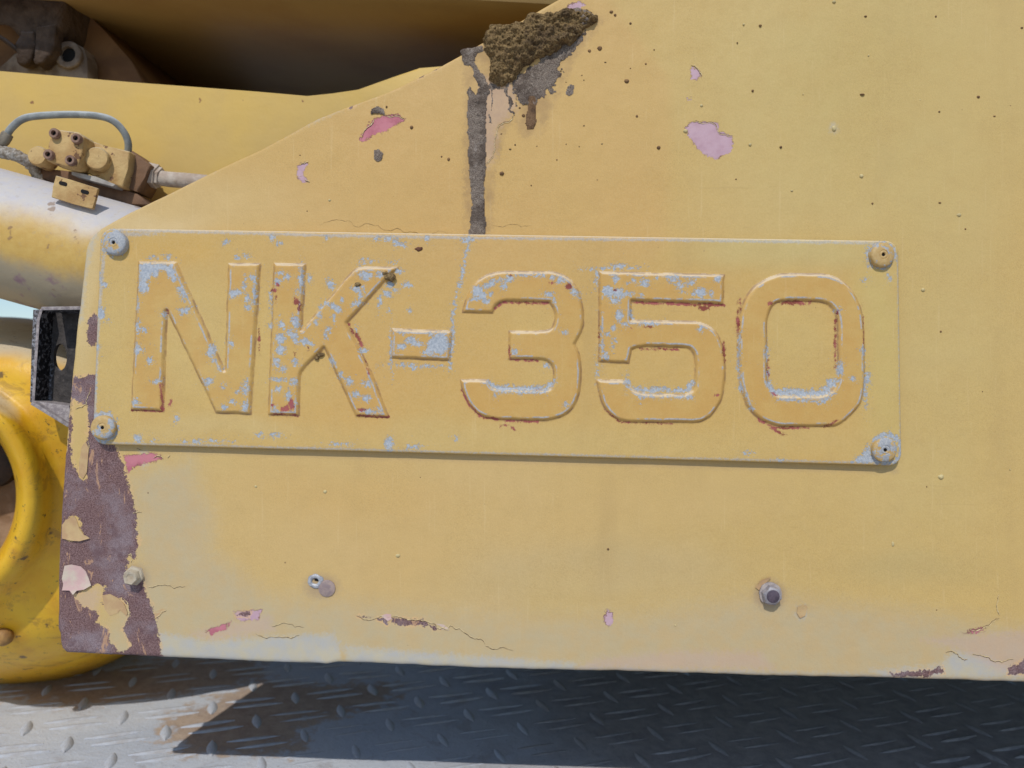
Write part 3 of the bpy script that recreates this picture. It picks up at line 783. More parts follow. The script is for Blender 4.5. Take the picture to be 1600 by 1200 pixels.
bm = strip([(62, 482), (57, 500), (49, 628)], .022, .041, .0026); bevel(bm, .0007, 2); from_bm('side_flange', bm, M_brd, brk, angle=50)
bm = strip([(47, 632), (106, 668), (150, 690)], .012, .041, .003); bevel(bm, .0008, 2); from_bm('bottom_flange', bm, M_brd, brk, angle=50)
bm = bmesh.new(); f = [P(50, 626, .02), P(108, 634, .02), P(120, 676, .014), P(104, 664, .014)]; prism(bm, f, [q+Vector((0, .02, 0)) for q in f]); from_bm('gusset', bm, M_brd, brk)

# ------------------------------------------------------------------ nameplate
plate = thing('nameplate', P(776, 727, -.002), 'cast alloy sign plate reading NK-350 in raised characters, riveted to the ochre side sheet', 'sign')
YP = -.0058                        # front of the plate
LET = {
 'N': ([(217, 408), (276, 409), (352, 578), (357, 411), (408, 411), (393, 648), (338, 646), (262, 487), (256, 643), (205, 641)], None),
 'K': ([(428, 411), (479, 412), (472, 515), (556, 417), (624, 417), (543, 505), (583, 585), (609, 653), (556, 651), (507, 544), (470, 582), (468, 650), (419, 649)], None),
 '-': ([(612, 513), (707, 517), (704, 564), (609, 560)], None),
 '3': ([(722, 489), (727, 465), (744, 440), (758, 430), (776, 424), (865, 424), (884, 430), (899, 443), (908, 462), (913, 495), (911, 516), (899, 538), (906, 552), (909, 580), (906, 615), (897, 638), (880, 652), (856, 658), (770, 656), (748, 649), (731, 632), (722, 610), (719, 593), (765, 593), (768, 602), (776, 607), (855, 609), (863, 603), (865, 578), (860, 568), (850, 563), (794, 562), (795, 517), (853, 517), (862, 513), (866, 503), (866, 485), (858, 473), (788, 471), (775, 477), (770, 490)], None),
 '5': ([(935, 424), (1132, 429), (1130, 476), (987, 471), (986, 500), (1092, 502), (1108, 508), (1121, 520), (1131, 545), (1134, 580), (1131, 612), (1124, 634), (1110, 652), (1094, 661), (975, 660), (953, 651), (938, 628), (931, 593), (979, 594), (985, 606), (1000, 614), (1072, 616), (1082, 609), (1085, 595), (1085, 560), (1081, 548), (1070, 543), (1000, 542), (987, 547), (983, 568), (935, 566)], None),
 '0': ([(1207, 431), (1225, 427), (1293, 428), (1315, 437), (1334, 456), (1346, 483), (1351, 525), (1351, 600), (1346, 630), (1327, 652), (1307, 667), (1212, 667), (1186, 656), (1165, 635), (1155, 602), (1151, 545), (1154, 492), (1164, 463), (1183, 442)],
       [(1199, 495), (1206, 478), (1220, 471), (1285, 472), (1300, 481), (1307, 498), (1308, 590), (1303, 606), (1287, 617), (1214, 618), (1203, 609), (1198, 592), (1198, 520)])}
SIL = [('p', [(220, 413), (272, 413), (282, 440), (272, 441), (262, 425), (250, 422), (247, 436), (240, 430), (233, 440), (236, 450), (230, 458), (219, 459)]),
 (288, 458, 5, 13, -25), (292, 486, 9, 5, -20), (258, 491, 4, 5), (218, 475, 2, 10), (217, 510, 3, 9), (226, 515, 5, 3.5, 20), (216, 548, 4, 8), (221, 546, 5, 2.5), (238, 564, 5, 5), (248, 596, 4, 2), (213, 628, 6, 4),
 (385, 436, 3.5, 4.5), (396, 434, 5, 4.5), (384, 448, 3.5, 4), (368, 460, 8, 6, -20), (388, 468, 4, 8), (390, 480, 5, 5), (399, 462, 2.5, 12), (362, 537, 4, 5), (332, 548, 7, 9), (336, 565, 4, 4), (344, 576, 4, 3.5), (327, 597, 6, 5), (352, 603, 3, 3), (385, 605, 4.5, 10), (352, 636, 6, 5), (384, 635, 5.5, 6), (363, 628, 5, 2.5), (372, 612, 2, 2),
 (238, 402, 5, 2.5), (262, 402, 6, 2.5, 20), (372, 402, 4, 3.5), (386, 399, 4, 2), (353, 378, 4, 4), (426, 371, 4.5, 5), (436, 381, 3.5, 3.5), (511, 371, 3, 3), (162, 444, 6, 3, 30), (157, 490, 6, 9), (166, 500, 4, 2), (150, 543, 5, 5), (154, 402, 2, 10), (155, 432, 3, 6), (148, 600, 1.5, 12), (148, 520, 1.5, 20),
 (216, 685, 7, 5), (240, 687, 3, 2), (276, 653, 2.5, 4), (300, 690, 8, 1.5), (330, 689, 12, 1.5),
 (440, 428, 6, 3), (436, 442, 6, 6), (452, 432, 6, 3, -30), (472, 438, 3.5, 15), (466, 455, 3, 5), (424, 470, 2, 12), (441, 507, 4, 7, -15), (463, 503, 6, 9, -20), (440, 529, 8, 8), (460, 524, 6, 11, -30), (478, 535, 5, 6), (487, 538, 5, 3), (441, 548, 7, 7), (433, 568, 4, 6), (444, 575, 5, 4), (464, 567, 5, 4), (438, 593, 10, 3), (460, 597, 5, 6), (436, 608, 5, 4), (453, 618, 5, 8), (460, 632, 3, 5), (424, 510, 3, 4), (432, 639, 3, 4),
 (572, 431, 9, 7), (594, 430, 5, 3), (517, 444, 5, 9, -30), (560, 452, 7, 5), (565, 462, 4, 6), (562, 473, 6, 4), (520, 478, 11, 4.5, 20), (534, 470, 3, 3), (551, 477, 2.5, 2.5), (523, 498, 3.5, 5), (500, 494, 4, 5), (495, 505, 2.5, 3), (514, 515, 3.5, 4), (510, 526, 2, 3), (609, 445, 6, 5, -30), (604, 458, 7, 5, 20), (594, 468, 2, 6), (593, 480, 2, 4), (620, 453, 3, 3), (637, 445, 5, 3), (623, 423, 4, 3), (485, 434, 3.5, 5), (502, 480, 4, 3), (530, 485, 4, 3), (546, 596, 6, 7), (575, 600, 8, 4), (533, 588, 3, 4), (521, 564, 4, 6, -25), (558, 617, 5, 5), (573, 622, 6, 5), (578, 642, 8, 3), (594, 640, 3, 4), (567, 548, 5, 4), (555, 514, 3, 4), (607, 485, 2, 2), (640, 486, 2.5, 2.5), (565, 410, 4, 3), (580, 408, 5, 2), (613, 409, 5, 2),
 (606, 373, 8, 4), (619, 378, 7, 4, 20), (632, 383, 5, 3), (667, 372, 3, 4), (587, 373, 5, 2),
 ('l', [(732, 372), (731, 384), (727, 405), (721, 436), (711, 470), (706, 497)], 1.5), ('l', [(707, 500), (708, 530), (704, 560), (703, 577)], 1.2), (730, 375, 8, 4),
 (686, 540, 17, 15), (690, 528, 10, 8), (645, 533, 9, 5), (655, 538, 7, 4), (625, 542, 8, 4), (630, 521, 5, 2.5), (675, 524, 4, 4), (670, 550, 8, 5), (612, 545, 1.5, 15), (645, 571, 24, 2.5), (646, 575, 4, 4),
 (748, 457, 10, 9), (742, 467, 6, 4), (754, 462, 8, 8), (760, 448, 5, 5), (768, 444, 5, 5), (760, 472, 6, 3.5), (772, 440, 7, 4), (785, 437, 6, 3.5), (787, 448, 4, 6), (797, 435, 6, 4), (766, 460, 4, 4), (815, 432, 5, 1.5), (840, 431, 5, 1.5), (863, 434, 5, 4), (875, 438, 5, 4), (857, 461, 5, 3), (867, 470, 3, 5), (898, 457, 8, 4, 40), (880, 520, 4, 3), (804, 550, 4, 5), (854, 571, 3, 3), (884, 633, 4, 3), (773, 618, 2, 3),
 ('l', [(765, 598), (776, 606), (854, 608), (864, 596)], 3.2), ('l', [(775, 612), (850, 613)], 1.2),
 (949, 455, 8, 8), (963, 459, 13, 8), (960, 470, 7, 5), (982, 460, 6, 3), (961, 437, 5, 6), (989, 438, 2, 3), (980, 443, 2, 2), (1006, 442, 7, 5), (1025, 436, 3, 1.5), (1052, 436, 9, 5), (1060, 448, 5, 6), (1078, 442, 8, 4), (1094, 457, 10, 7), (1083, 460, 5, 3), (1110, 460, 2.5, 4), (1121, 437, 4, 4), (1001, 461, 2, 2), (1064, 458, 3, 3),
 (968, 494, 6, 9), (958, 512, 3, 3), (948, 523, 4, 4), (977, 508, 4, 3), (985, 491, 3, 7), (957, 541, 3, 5), (945, 556, 5, 5), (940, 540, 1.5, 15), (961, 530, 2, 4), (1012, 506, 9, 2.5), (1093, 514, 3, 4), (968, 415, 8, 3), (955, 419, 18, 1.5), (932, 435, 2, 8), (933, 575, 2, 10),
 ('l', [(980, 596), (988, 606), (1000, 609), (1072, 610), (1083, 598)], 3.0), ('l', [(1000, 619), (1080, 621)], 1.0), (979, 600, 3, 8),
 ('l', [(1199, 600), (1207, 612), (1285, 614), (1305, 596)], 4.5), ('l', [(1215, 624), (1285, 627), (1302, 615)], 1.4), (1298, 598, 6, 6),
 ('l', [(1155, 520), (1153, 560), (1158, 608), (1175, 640)], 1.4), (1331, 593, 4, 3.5), (1351, 600, 2.5, 18), (1347, 550, 3, 5), (1356, 590, 4, 7), (1307, 485, 4, 3), (1311, 578, 4, 10), (1197, 550, 2, 7), (1198, 582, 3, 4), (1282, 628, 6, 3), (1352, 437, 4, 3), (1389, 433, 3, 5),
 ('r', (160, 668, 21, 21), 3.5), ('r', (1386, 702, 22, 22), 3.5), ('p', [(1330, 722), (1348, 708), (1358, 696), (1364, 716), (1380, 726)]), ('r', (1379, 398, 20, 20), 1.5), (1357, 400, 4, 14), ('r', (178, 379, 20, 20), .8),
 (609, 694, 7, 10), (646, 698, 8, 3), (713, 685, 3, 3), (1218, 720, 6, 2), (1168, 708, 5, 2), (405, 680, 5, 3), (430, 680, 6, 3), (530, 694, 10, 2),
 (1000, 630, 0.1, 0.1)]
FAINT = [('l', [(162, 400), (152, 520), (147, 660), (152, 690)], 2.5), ('l', [(175, 359), (330, 363), (520, 368), (760, 372), (1050, 375), (1380, 380)], 2.0), ('l', [(1403, 400), (1408, 700)], 1.2), ('l', [(170, 692), (700, 706), (1390, 724)], 1.2),
 (200, 366, 40, 3)]
REDI = [(266, 632, 3, 6, 15), (405, 530, 1.5, 13), (433, 467, 2, 4), (465, 472, 5, 6), (469, 480, 3, 5), (461, 500, 2, 3), (457, 632, 5, 9), (449, 638, 5, 5), (443, 640, 3, 4), (427, 633, 3, 3), (462, 555, 1.5, 4), (484, 545, 2, 4),
 ('l', [(545, 506), (552, 520)], 1.5), ('l', [(557, 522), (565, 540)], 2.8), ('l', [(570, 560), (577, 585)], .8), (567, 640, 7, 2), (430, 454, 5, 3), (436, 446, 3, 3),
 ('l', [(722, 610), (735, 636), (753, 652), (800, 658), (840, 659)], 1.8), (888, 448, 5, 5), (863, 443, 4, 2), (798, 431, 2.5, 2.5), ('l', [(772, 482), (786, 473), (856, 474)], 2), ('l', [(795, 540), (797, 562), (840, 564)], 1.6), (788, 665, 6, 1.5, -15), (802, 670, 6, 1.5, 40), (845, 609, 5, 1.2),
 ('l', [(990, 473), (1131, 477)], 2.2), (1100, 481, 8, 4), (1131, 548, 3, 13), (1118, 617, 4, 2), ('l', [(1000, 545), (1060, 546)], 1.6), (1012, 511, 4, 1.5), (960, 454, 2, 2), (936, 520, 1, 12), ('l', [(945, 640), (970, 660), (1050, 662)], 1.2), (985, 512, 2, 2),
 (1243, 473, 24, 3.5), (1202, 475, 4, 3), (1200, 575, 1.8, 10), (1209, 616, 6, 3, 40), (1153, 500, 2, 18), (1157, 475, 1.5, 8), ('l', [(1185, 655), (1207, 668), (1262, 669)], 1.8), (1213, 673, 11, 2, 25), (1307, 490, 2, 5), ('l', [(1305, 500), (1305, 575)], 1.6), (1348, 520, 1.2, 20), (1297, 662, 10, 2, -25),
 ('l', [(207, 641), (256, 643)], 1.4), ('l', [(253, 600), (255, 640)], 1.6), ('l', [(422, 647), (466, 649)], 1.4), ('l', [(558, 649), (606, 652)], 1.8), (263, 487, 2, 5)]
step = 1.5
TLc, TRc, BRc, BLc = np.array([157., 356.5]), np.array([1404., 376.5]), np.array([1409., 728.]), np.array([144., 694.])
nc, nr = 842, 234
uu = np.linspace(0, 1, nc)[None, :, None]; vv = np.linspace(0, 1, nr)[:, None, None]
Q = (TLc*(1-uu)+TRc*uu)*(1-vv)+(BLc*(1-uu)+BRc*uu)*vv
QX = Q[..., 0].copy(); QY = Q[..., 1].copy()
# round the four corners by pulling the outermost points onto an arc
RC = 20.
for cpt, sx, sy in ((TLc, 1, 1), (TRc, -1, 1), (BRc, -1, -1), (BLc, 1, -1)):
    c0 = cpt+np.array([sx*RC, sy*RC]); dx = (QX-c0[0]); dy = (QY-c0[1])
    m = (dx*sx < 0) & (dy*sy < 0); dist = np.sqrt(dx*dx+dy*dy)+1e-9
    cheb = np.maximum(abs(dx), abs(dy)); s = np.where(m, cheb/dist, 1.0)
    QX = np.where(m, c0[0]+dx*s, QX); QY = np.where(m, c0[1]+dy*s, QY)
wobx = .5*fbm(QX, QY, 25, 2, 3)
x = QX.ravel(); y = QY.ravel()
xs = x+.7*fbm(x, y, 11, 2, 51); ys = y+.7*fbm(x, y, 11, 2, 61)
sdfs = {}
for kx, (o_, i_) in LET.items():
    d = poly_sdf(xs, ys, chaikin(o_))
    if i_ is not None: d = np.maximum(d, -poly_sdf(xs, ys, chaikin(i_)))
    sdfs[kx] = d
allsd = np.minimum.reduce(list(sdfs.values()))
HL = .0026
def letter_h(d):           # bevelled flank about 7 units wide with a softened crown and foot
    t = np.clip((-d+.6)/5.6, 0, 1); return HL*(t*t*(3-2*t)*.35+t*.65)
H = letter_h(allsd)
H += .00010*fbm(x, y, 22, 3, 71)
bord = np.minimum.reduce([np.broadcast_to(uu*1258, (nr, nc, 1))[..., 0], np.broadcast_to((1-uu)*1258, (nr, nc, 1))[..., 0], np.broadcast_to(vv*345, (nr, nc, 1))[..., 0], np.broadcast_to((1-vv)*345, (nr, nc, 1))[..., 0]]).ravel()
H -= .0009*np.exp(-bord/1.8)
D = YP+.6
pX = (x-800)/1200*D; pZ = CAMZ-(y-600)/1200*D; pY = YP-H
V = np.stack([pX, pY, pZ], -1)
I = np.arange(nr*nc).reshape(nr, nc)
F = np.stack([I[:-1, :-1], I[1:, :-1], I[1:, 1:], I[:-1, 1:]], -1).reshape(-1, 4)
fs = allsd[F].mean(1)
names = list(LET); owner = np.full(len(F), -1)
for k, nm in enumerate(names):
    owner[sdfs[nm][F].mean(1) < .3] = k
fields = {'silver': field(x, y, SIL), 'red': field(x, y, REDI), 'faint': field(x, y, FAINT), 'edge': allsd}
plate_patches = [(700, 420, 420, 60, (202, 162, 94), .75), (560, 560, 260, 90, (204, 162, 92), .75), (760, 600, 60, 90, (206, 166, 94), .6), (400, 560, 110, 120, (206, 182, 112), .5), (310, 540, 60, 100, (206, 180, 116), .7), (180, 560, 45, 150, (206, 182, 118), .6),
 (1240, 400, 170, 36, (198, 180, 120), .8), (1385, 560, 50, 180, (200, 180, 112), .8), (1250, 540, 60, 70, (204, 178, 112), .7), (840, 540, 50, 60, (206, 176, 110), .6), (900, 690, 500, 34, (204, 178, 116), .6), (260, 385, 90, 24, (206, 164, 84), .6), (600, 400, 60, 30, (198, 164, 96), .5), (520, 660, 120, 40, (206, 164, 92), .6), (330, 680, 150, 20, (206, 184, 130), .5)]
fields_col = fade(x, y, (202, 167, 98), plate_patches)
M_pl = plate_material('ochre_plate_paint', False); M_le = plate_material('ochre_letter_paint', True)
nv = len(V)
def submesh(name, faces, extraV=None, extraF=None):
    fsel = F[faces]; ids, inv = np.unique(fsel, return_inverse=True); Fn = inv.reshape(-1, 4); Vn = V[ids]
    if extraV is not None:
        # rim: ring indexes are in grid numbering
        lut = np.full(nv, -1); lut[ids] = np.arange(len(ids))
        rg = lut[extraV]; base = len(Vn); Vr = Vn[rg].copy(); Vr[:, 1] = -.0016
        k = np.arange(len(rg)); k2 = (k+1) % len(rg)
        Fn = np.vstack([Fn, np.stack([rg[k], rg[k2], base+k2, base+k], -1)]); ids = np.concatenate([ids, extraV]); Vn = np.vstack([Vn, Vr])
    me = np_mesh(name, Vn, Fn)
    for kx, a in fields.items(): put_attr(me, kx, a[ids])
    put_col(me, 'fade', fields_col[ids])
    return me
ring = np.concatenate([I[0, :], I[1:, -1], I[-1, -2::-1], I[-2:0:-1, 0]])
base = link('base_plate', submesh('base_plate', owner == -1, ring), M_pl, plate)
lab = {'N': ('letter', 'raised letter N'), 'K': ('letter', 'raised letter K'), '-': ('hyphen', 'raised hyphen'), '3': ('digit', 'raised digit 3'), '5': ('digit', 'raised digit 5'), '0': ('digit', 'raised digit 0')}
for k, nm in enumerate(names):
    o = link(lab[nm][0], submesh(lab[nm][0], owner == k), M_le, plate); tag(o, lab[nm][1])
bm = bmesh.new(); vs = [bm.verts.new(Vector((V[i][0], -.0016, V[i][2]))) for i in ring[::-1][::5]]; bm.faces.new(vs); bmesh.ops.triangulate(bm, faces=bm.faces[:])
from_bm('plate_back', bm, simple('plate_back_alloy', srgb(120, 116, 108), srgb(96, 92, 86)), plate)

def rivet_mat(name, f):
    t = NT(name); n = t.noise(150, 4, .65)
    col = t.mix(t.ramp(t.noise(500, 3), .3, .7), srgb(188, 156, 100), srgb(198, 170, 118))
    al = t.mix(t.ramp(t.noise(800, 3), .3, .7), srgb(150, 156, 164), srgb(178, 180, 182))
    col = t.mix(t.ramp(n, f, f+.03), col, al)
    return t.done(col, .55, t.bump(t.noise(600, 4), .0002), 0, .35)
for (px, py, f, lb) in ((178, 379, .40, 'rivet with most of its paint gone'), (1380, 398, .57, None), (160, 668, .53, None), (1383, 703, .48, None)):
    c = P(px, py, YP-.0042)
    bm = bmesh.new()
    prof = [(.0094, -.0060), (.0094, -.0010), (.0090, -.0002), (.0080, .0004), (.0060, .0008), (.0038, .0010), (.0034, .0006), (.0030, .0009), (.0020, .0010), (.0014, .0006), (.0014, -.0030)]
    lathe(bm, c, (rnd.uniform(-.07, .07), -1, rnd.uniform(-.07, .07)), [(r*rnd.uniform(.985, 1.01), h) for r, h in prof], 40, cap0=True, cap1=False)
    for v_ in bm.verts: v_.co += Vector((.00028*mnoise.noise(v_.co*170), .00035*mnoise.noise(v_.co*210+Vector((9, 0, 0))), .00028*mnoise.noise(v_.co*170+Vector((0, 5, 0)))))
    o = from_bm('rivet', bm, rivet_mat('rivet_paint', f), plate, angle=35)
    if lb: tag(o, lb)
    bm = bmesh.new(); lathe(bm, c, (0, -1, 0), [(.00138, -.0028), (.00138, -.0004)], 10); from_bm('pin_hole', bm, M_hole, o)

# ------------------------------------------------------------------ mud
mud = thing('mud_splatter', P(840, 70, 0), 'dried brown mud clod with grey drips below it on the sloping top edge', 'mud')
def mud_mat(name, a, b, c, grain=900, bump=.0012):
    t = NT(name); n = t.noise(grain, 4, .7); n2 = t.noise(120, 5, .7)
    col = t.mix(t.ramp(n, .32, .68), a, b); col = t.mix(t.ramp(n2, .5, .7, 0, .7), col, c)
    col = t.mix(t.ramp(t.noise(40, 4, .7), .48, .62, 0, .55), col, srgb(66, 54, 48)); col = t.mix(t.ramp(t.noise(90, 4, .7, dist=.5), .58, .68, 0, .5), col, srgb(164, 156, 150) if bump < .0018 else srgb(160, 138, 98))  # pale patches paint wet glints and highlights into the mud colour
    nn = t.bump(n, bump*.35); nn = t.bump(n2, bump, 1, nn)
    return t.done(col, .95, nn, 0, .1)
M_mud = mud_mat('dry_brown_mud', srgb(80, 62, 42), srgb(158, 134, 94), srgb(128, 106, 76), 800, .002)
M_mudg = mud_mat('dry_grey_mud', srgb(84, 72, 64), srgb(158, 146, 134), srgb(124, 110, 100), 1300, .0016)
def relief(name, items, hfun, mat, step=1.4, bb=None, wob=3, back=.0, seed=0, ny=0.0):
    xs0 = np.arange(bb[0], bb[2], step); ys0 = np.arange(bb[1], bb[3], step)
    GX_, GY_ = np.meshgrid(xs0, ys0); d = field(GX_+wob*fbm(GX_, GY_, 9, 3, seed), GY_+wob*fbm(GX_, GY_, 9, 3, seed+9), items)
    h = hfun(GX_, GY_, d)
    inside = d < .5; idx = np.arange(d.size).reshape(d.shape)
    m = inside[:-1, :-1] & inside[1:, :-1] & inside[1:, 1:] & inside[:-1, 1:]
    Fq = np.stack([idx[:-1, :-1], idx[1:, :-1], idx[1:, 1:], idx[:-1, 1:]], -1)[m]
    ids, inv = np.unique(Fq, return_inverse=True); Fq = inv.reshape(-1, 4)
    gx_ = GX_.ravel()[ids]; gy_ = GY_.ravel()[ids]; hh = h.ravel()[ids]
    Vq = np.stack([(gx_-800)/1200*.6, ny-hh, CAMZ-(gy_-600)/1200*.6], -1)
    if back:
        Vb_ = Vq.copy(); Vb_[:, 1] = .0022+back*np.clip(-d.ravel()[ids], 0, 12)/12
        n_ = len(Vq); Vq = np.vstack([Vq, Vb_]); Fb = Fq[:, ::-1]+n_
        # close the sides along open edges
        e = np.vstack([Fq[:, [0, 1]], Fq[:, [1, 2]], Fq[:, [2, 3]], Fq[:, [3, 0]]]); key = np.sort(e, 1)
        _, iv, ct = np.unique(key, axis=0, return_inverse=True, return_counts=True); be = e[ct[iv.ravel()] == 1]
        Fs = np.stack([be[:, 1], be[:, 0], be[:, 0]+n_, be[:, 1]+n_], -1)
        Fq = np.vstack([Fq, Fb, Fs])
    me = np_mesh(name, Vq, Fq); return link(name, me, mat, mud)
clod_poly = ('p', [(757, 60), (762, 47), (770, 40), (788, 42), (806, 36), (818, 34), (825, 24), (838, 19), (850, 22), (868, 22), (880, 16), (900, 14), (915, 18), (930, 24), (934, 31), (925, 38), (912, 46), (905, 58), (896, 68), (880, 74), (866, 84), (850, 88), (838, 92), (822, 104), (812, 118), (800, 126), (785, 134), (775, 132), (764, 124), (763, 104), (765, 92), (756, 80)])
def clod_h(X, Y, d):
    e = np.clip(-d, 0, 40); n1 = fbm(X*.8, Y, 26, 5, 13); n2 = 1-abs(fbm(X, Y*1.6, 30, 5, 44)); n3 = fbm(X, Y, 6, 3, 88)
    return .0004+.0066*(1-np.exp(-e/5.))*(1+.6*n1)+.0055*(n2-.75)*np.clip(e/6, 0, 1)+.0016*n3*np.clip(e/3, 0, 1)+.0012*fbm(X, Y, 2.6, 2, 98)+.0034*fbm(X, Y*1.3, 14, 3, 66)+.0015*sstep(880, 800, X)*np.clip(e/14, 0, 1)
clod = relief('clod', [clod_poly], clod_h, M_mud, 1.1, (748, 5, 944, 142), 5, .003, 5)
def thin_h(hm, g=.5):
    return lambda X, Y, d: .0001+hm*(1-np.exp(-np.clip(-d, 0, 30)/3.5))*np.clip(1+g*fbm(X, Y, 7, 4, 17)+.7*fbm(X, Y*.4, 24, 2, 27), .08, 3)
o = relief('smear', [('p', [(862, 76), (905, 56), (925, 42), (915, 56), (900, 72), (888, 88), (878, 98), (876, 112), (873, 128), (865, 138), (850, 150), (840, 158), (826, 160), (812, 158), (800, 142), (808, 128), (820, 108)]), (820, 150, 12, 12)], thin_h(.0010, .8), M_mudg, 1.4, (795, 20, 935, 170), 11, 0, 3)
o = relief('smear', [('p', [(868, 30), (885, 16), (905, 12), (922, 20), (935, 30), (922, 42), (895, 44)])], thin_h(.004, .6), M_mudg, 1.4, (860, 5, 940, 50), 4, 0, 3)
relief('drip', [('p', [(730, 140), (735, 133), (740, 142), (744, 148), (748, 138), (750, 128), (757, 130), (762, 142), (760, 180), (760, 250), (757, 300), (759, 345), (757, 369), (731, 369), (735, 350), (736, 320), (733, 270), (731, 210)])], thin_h(.0013, .55), M_mudg, 1.4, (725, 120, 768, 372), 3, 0, 23)
relief('drip', [('p', [(826, 150), (838, 150), (839, 168), (837, 195), (833, 203), (824, 203), (820, 192), (823, 170)])], thin_h(.0020, .3), mud_mat('drip_end_mud', srgb(104, 80, 60), srgb(134, 108, 82), srgb(120, 98, 80)), 1.4, (812, 146, 846, 208), 2, 0, 33)
relief('drip', [('l', [(768, 130), (770, 160), (768, 190)], 3), ('l', [(793, 132), (796, 160), (800, 180)], 3.5), ('l', [(806, 138), (806, 165)], 1.5), (776, 135, 12, 6)], thin_h(.0007, .9), M_mudg, 1.4, (758, 122, 815, 196), 8, 0, 43)
relief('splash', [('p', [(721, 76), (735, 74), (754, 72), (756, 80), (746, 84), (742, 98), (736, 104), (727, 102), (720, 94)]), ('l', [(738, 100), (748, 116), (756, 128), (762, 145)], 5), ('l', [(745, 118), (752, 132)], 5)], thin_h(.0015, .5), M_mudg, 1.3, (714, 66, 772, 160), 3, 0, 53)
relief('droplet', [('p', [(886, 136), (892, 132), (898, 134), (896, 146), (890, 151), (884, 147)])], thin_h(.0007, .5), M_mudg, 1.2, (878, 126, 904, 156), 1.5, 0, 63)
relief('droplet', [('p', [(584, 234), (592, 232), (599, 240), (596, 250), (590, 254), (585, 250)])], thin_h(.0009, .5), M_mudg, 1.2, (576, 226, 606, 262), 1.5, 0, 73)
relief('droplet', [('p', [(578, 179), (581, 170), (590, 165), (599, 170), (602, 180), (592, 178)])], thin_h(.0012, .5), M_mudg, 1.2, (572, 158, 610, 186), 1.5, 0, 83)
def mudblob(px, py, rx, ry, h, y, mat=M_mud, s=1):
    bm = bmesh.new(); blob(bm, px, py, rx, ry, h, y, s, .6); bmesh.ops.subdivide_edges(bm, edges=bm.edges[:], cuts=1)
    return from_bm('droplet', bm, mat, mud, smooth=True)
mudblob(655, 389, 6, 4, .0011, YP, mud_mat('red_brown_mud', srgb(112, 76, 60), srgb(130, 92, 74), srgb(104, 74, 60)))
mudblob(558, 444, 5, 3, .001, YP-.003, M_mud, 4)
mudblob(610, 433, 9, 7, .0022, YP-.0025, M_mud, 2); mudblob(602, 427, 6, 3, .0014, YP-.0025, M_mud, 3)
mudblob(501, 554, 6, 4, .0014, YP-.001, M_mud, 6); mudblob(495, 560, 4, 3, .0010, YP-.001, M_mud, 7)
mudblob(745, 159, 5, 4, .0014, -.0012, M_mudg, 8); mudblob(747, 179, 4, 4, .0014, -.0012, M_mudg, 9)
for i in range(14):
    a = rnd.uniform(0, 1); mudblob(rnd.uniform(770, 960), rnd.uniform(90, 240), rnd.uniform(1, 2.2), rnd.uniform(1, 2), .0006, .0003, M_mud, i)

# ------------------------------------------------------------------ machinery behind
M_beam = simple('yellow_beam_paint', srgb(206, 174, 104), srgb(212, 178, 98), 14, .55, .0006, 60, spots=(srgb(150, 110, 70), 55, .70))
beam = thing('chassis_beam', P(300, 420, .12), 'flat yellow steel beam running behind the valve block and the sloping sheet edge', 'beam')
bm = bmesh.new()
pxprism(bm, [(-900, 52), (0, 111), (200, 128), (400, 143), (480, 150), (520, 151), (560, 140), (610, 122), (655, 105), (1200, 60), (1200, 600), (0, 400), (-900, 190)], .12, .36); bevel(bm, .003, 2)
from_bm('web', bm, M_beam, beam, angle=30)

boom = thing('boom', (-.1, .4, .70), 'shaded brownish yellow underside of the big boom above the beam', 'crane boom')
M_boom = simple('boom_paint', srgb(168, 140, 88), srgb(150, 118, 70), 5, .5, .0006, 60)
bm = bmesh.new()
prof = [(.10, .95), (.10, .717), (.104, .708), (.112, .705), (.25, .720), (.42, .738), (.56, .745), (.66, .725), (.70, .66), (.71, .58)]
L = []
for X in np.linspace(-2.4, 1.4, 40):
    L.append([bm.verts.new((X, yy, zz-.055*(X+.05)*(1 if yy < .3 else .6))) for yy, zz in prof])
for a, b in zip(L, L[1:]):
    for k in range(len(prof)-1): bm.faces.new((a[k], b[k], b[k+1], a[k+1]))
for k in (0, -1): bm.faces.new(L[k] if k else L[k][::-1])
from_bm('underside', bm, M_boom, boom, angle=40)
# swept housing welded under the boom at the left
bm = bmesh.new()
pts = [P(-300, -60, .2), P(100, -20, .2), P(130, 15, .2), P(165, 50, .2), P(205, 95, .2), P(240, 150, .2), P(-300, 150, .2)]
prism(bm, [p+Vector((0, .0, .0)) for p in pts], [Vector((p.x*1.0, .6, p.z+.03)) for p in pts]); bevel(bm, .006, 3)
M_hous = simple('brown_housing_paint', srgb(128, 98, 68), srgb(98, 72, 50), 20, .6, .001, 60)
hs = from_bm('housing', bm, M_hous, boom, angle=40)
lug = thing('lug_plate', P(120, 120, .19), 'dusty grey lug plate with a round bore, behind the beam top at upper left', 'lug')
M_lug = simple('grey_brown_dust', srgb(134, 124, 114), srgb(100, 88, 78), 60, .85, .001, 200)
bm = bmesh.new(); pxprism(bm, [(-60, 150), (5, 103), (22, 84), (60, 74), (100, 68), (118, 68), (130, 74), (136, 92), (138, 150)], .17, .19); bevel(bm, .001, 2); from_bm('web', bm, M_lug, lug, angle=40)
bm = bmesh.new(); lathe(bm, P(110, 88, .17), (0, -1, 0), [(.0135, -.002), (.0135, .004), (.0125, .005), (.0078, .005), (.0074, -.002)], 28, cap1=False); bs = from_bm('boss', bm, M_lug, lug, angle=40)
bm = bmesh.new(); lathe(bm, P(110, 88, .17), (0, -1, 0), [(.0076, .0), (.0076, .001)], 20); from_bm('bore', bm, M_hole, bs)
fork = thing('fork_lug', P(50, 60, .15), 'dark dusty forked lug hanging from the boom, left of the bored lug plate', 'lug')
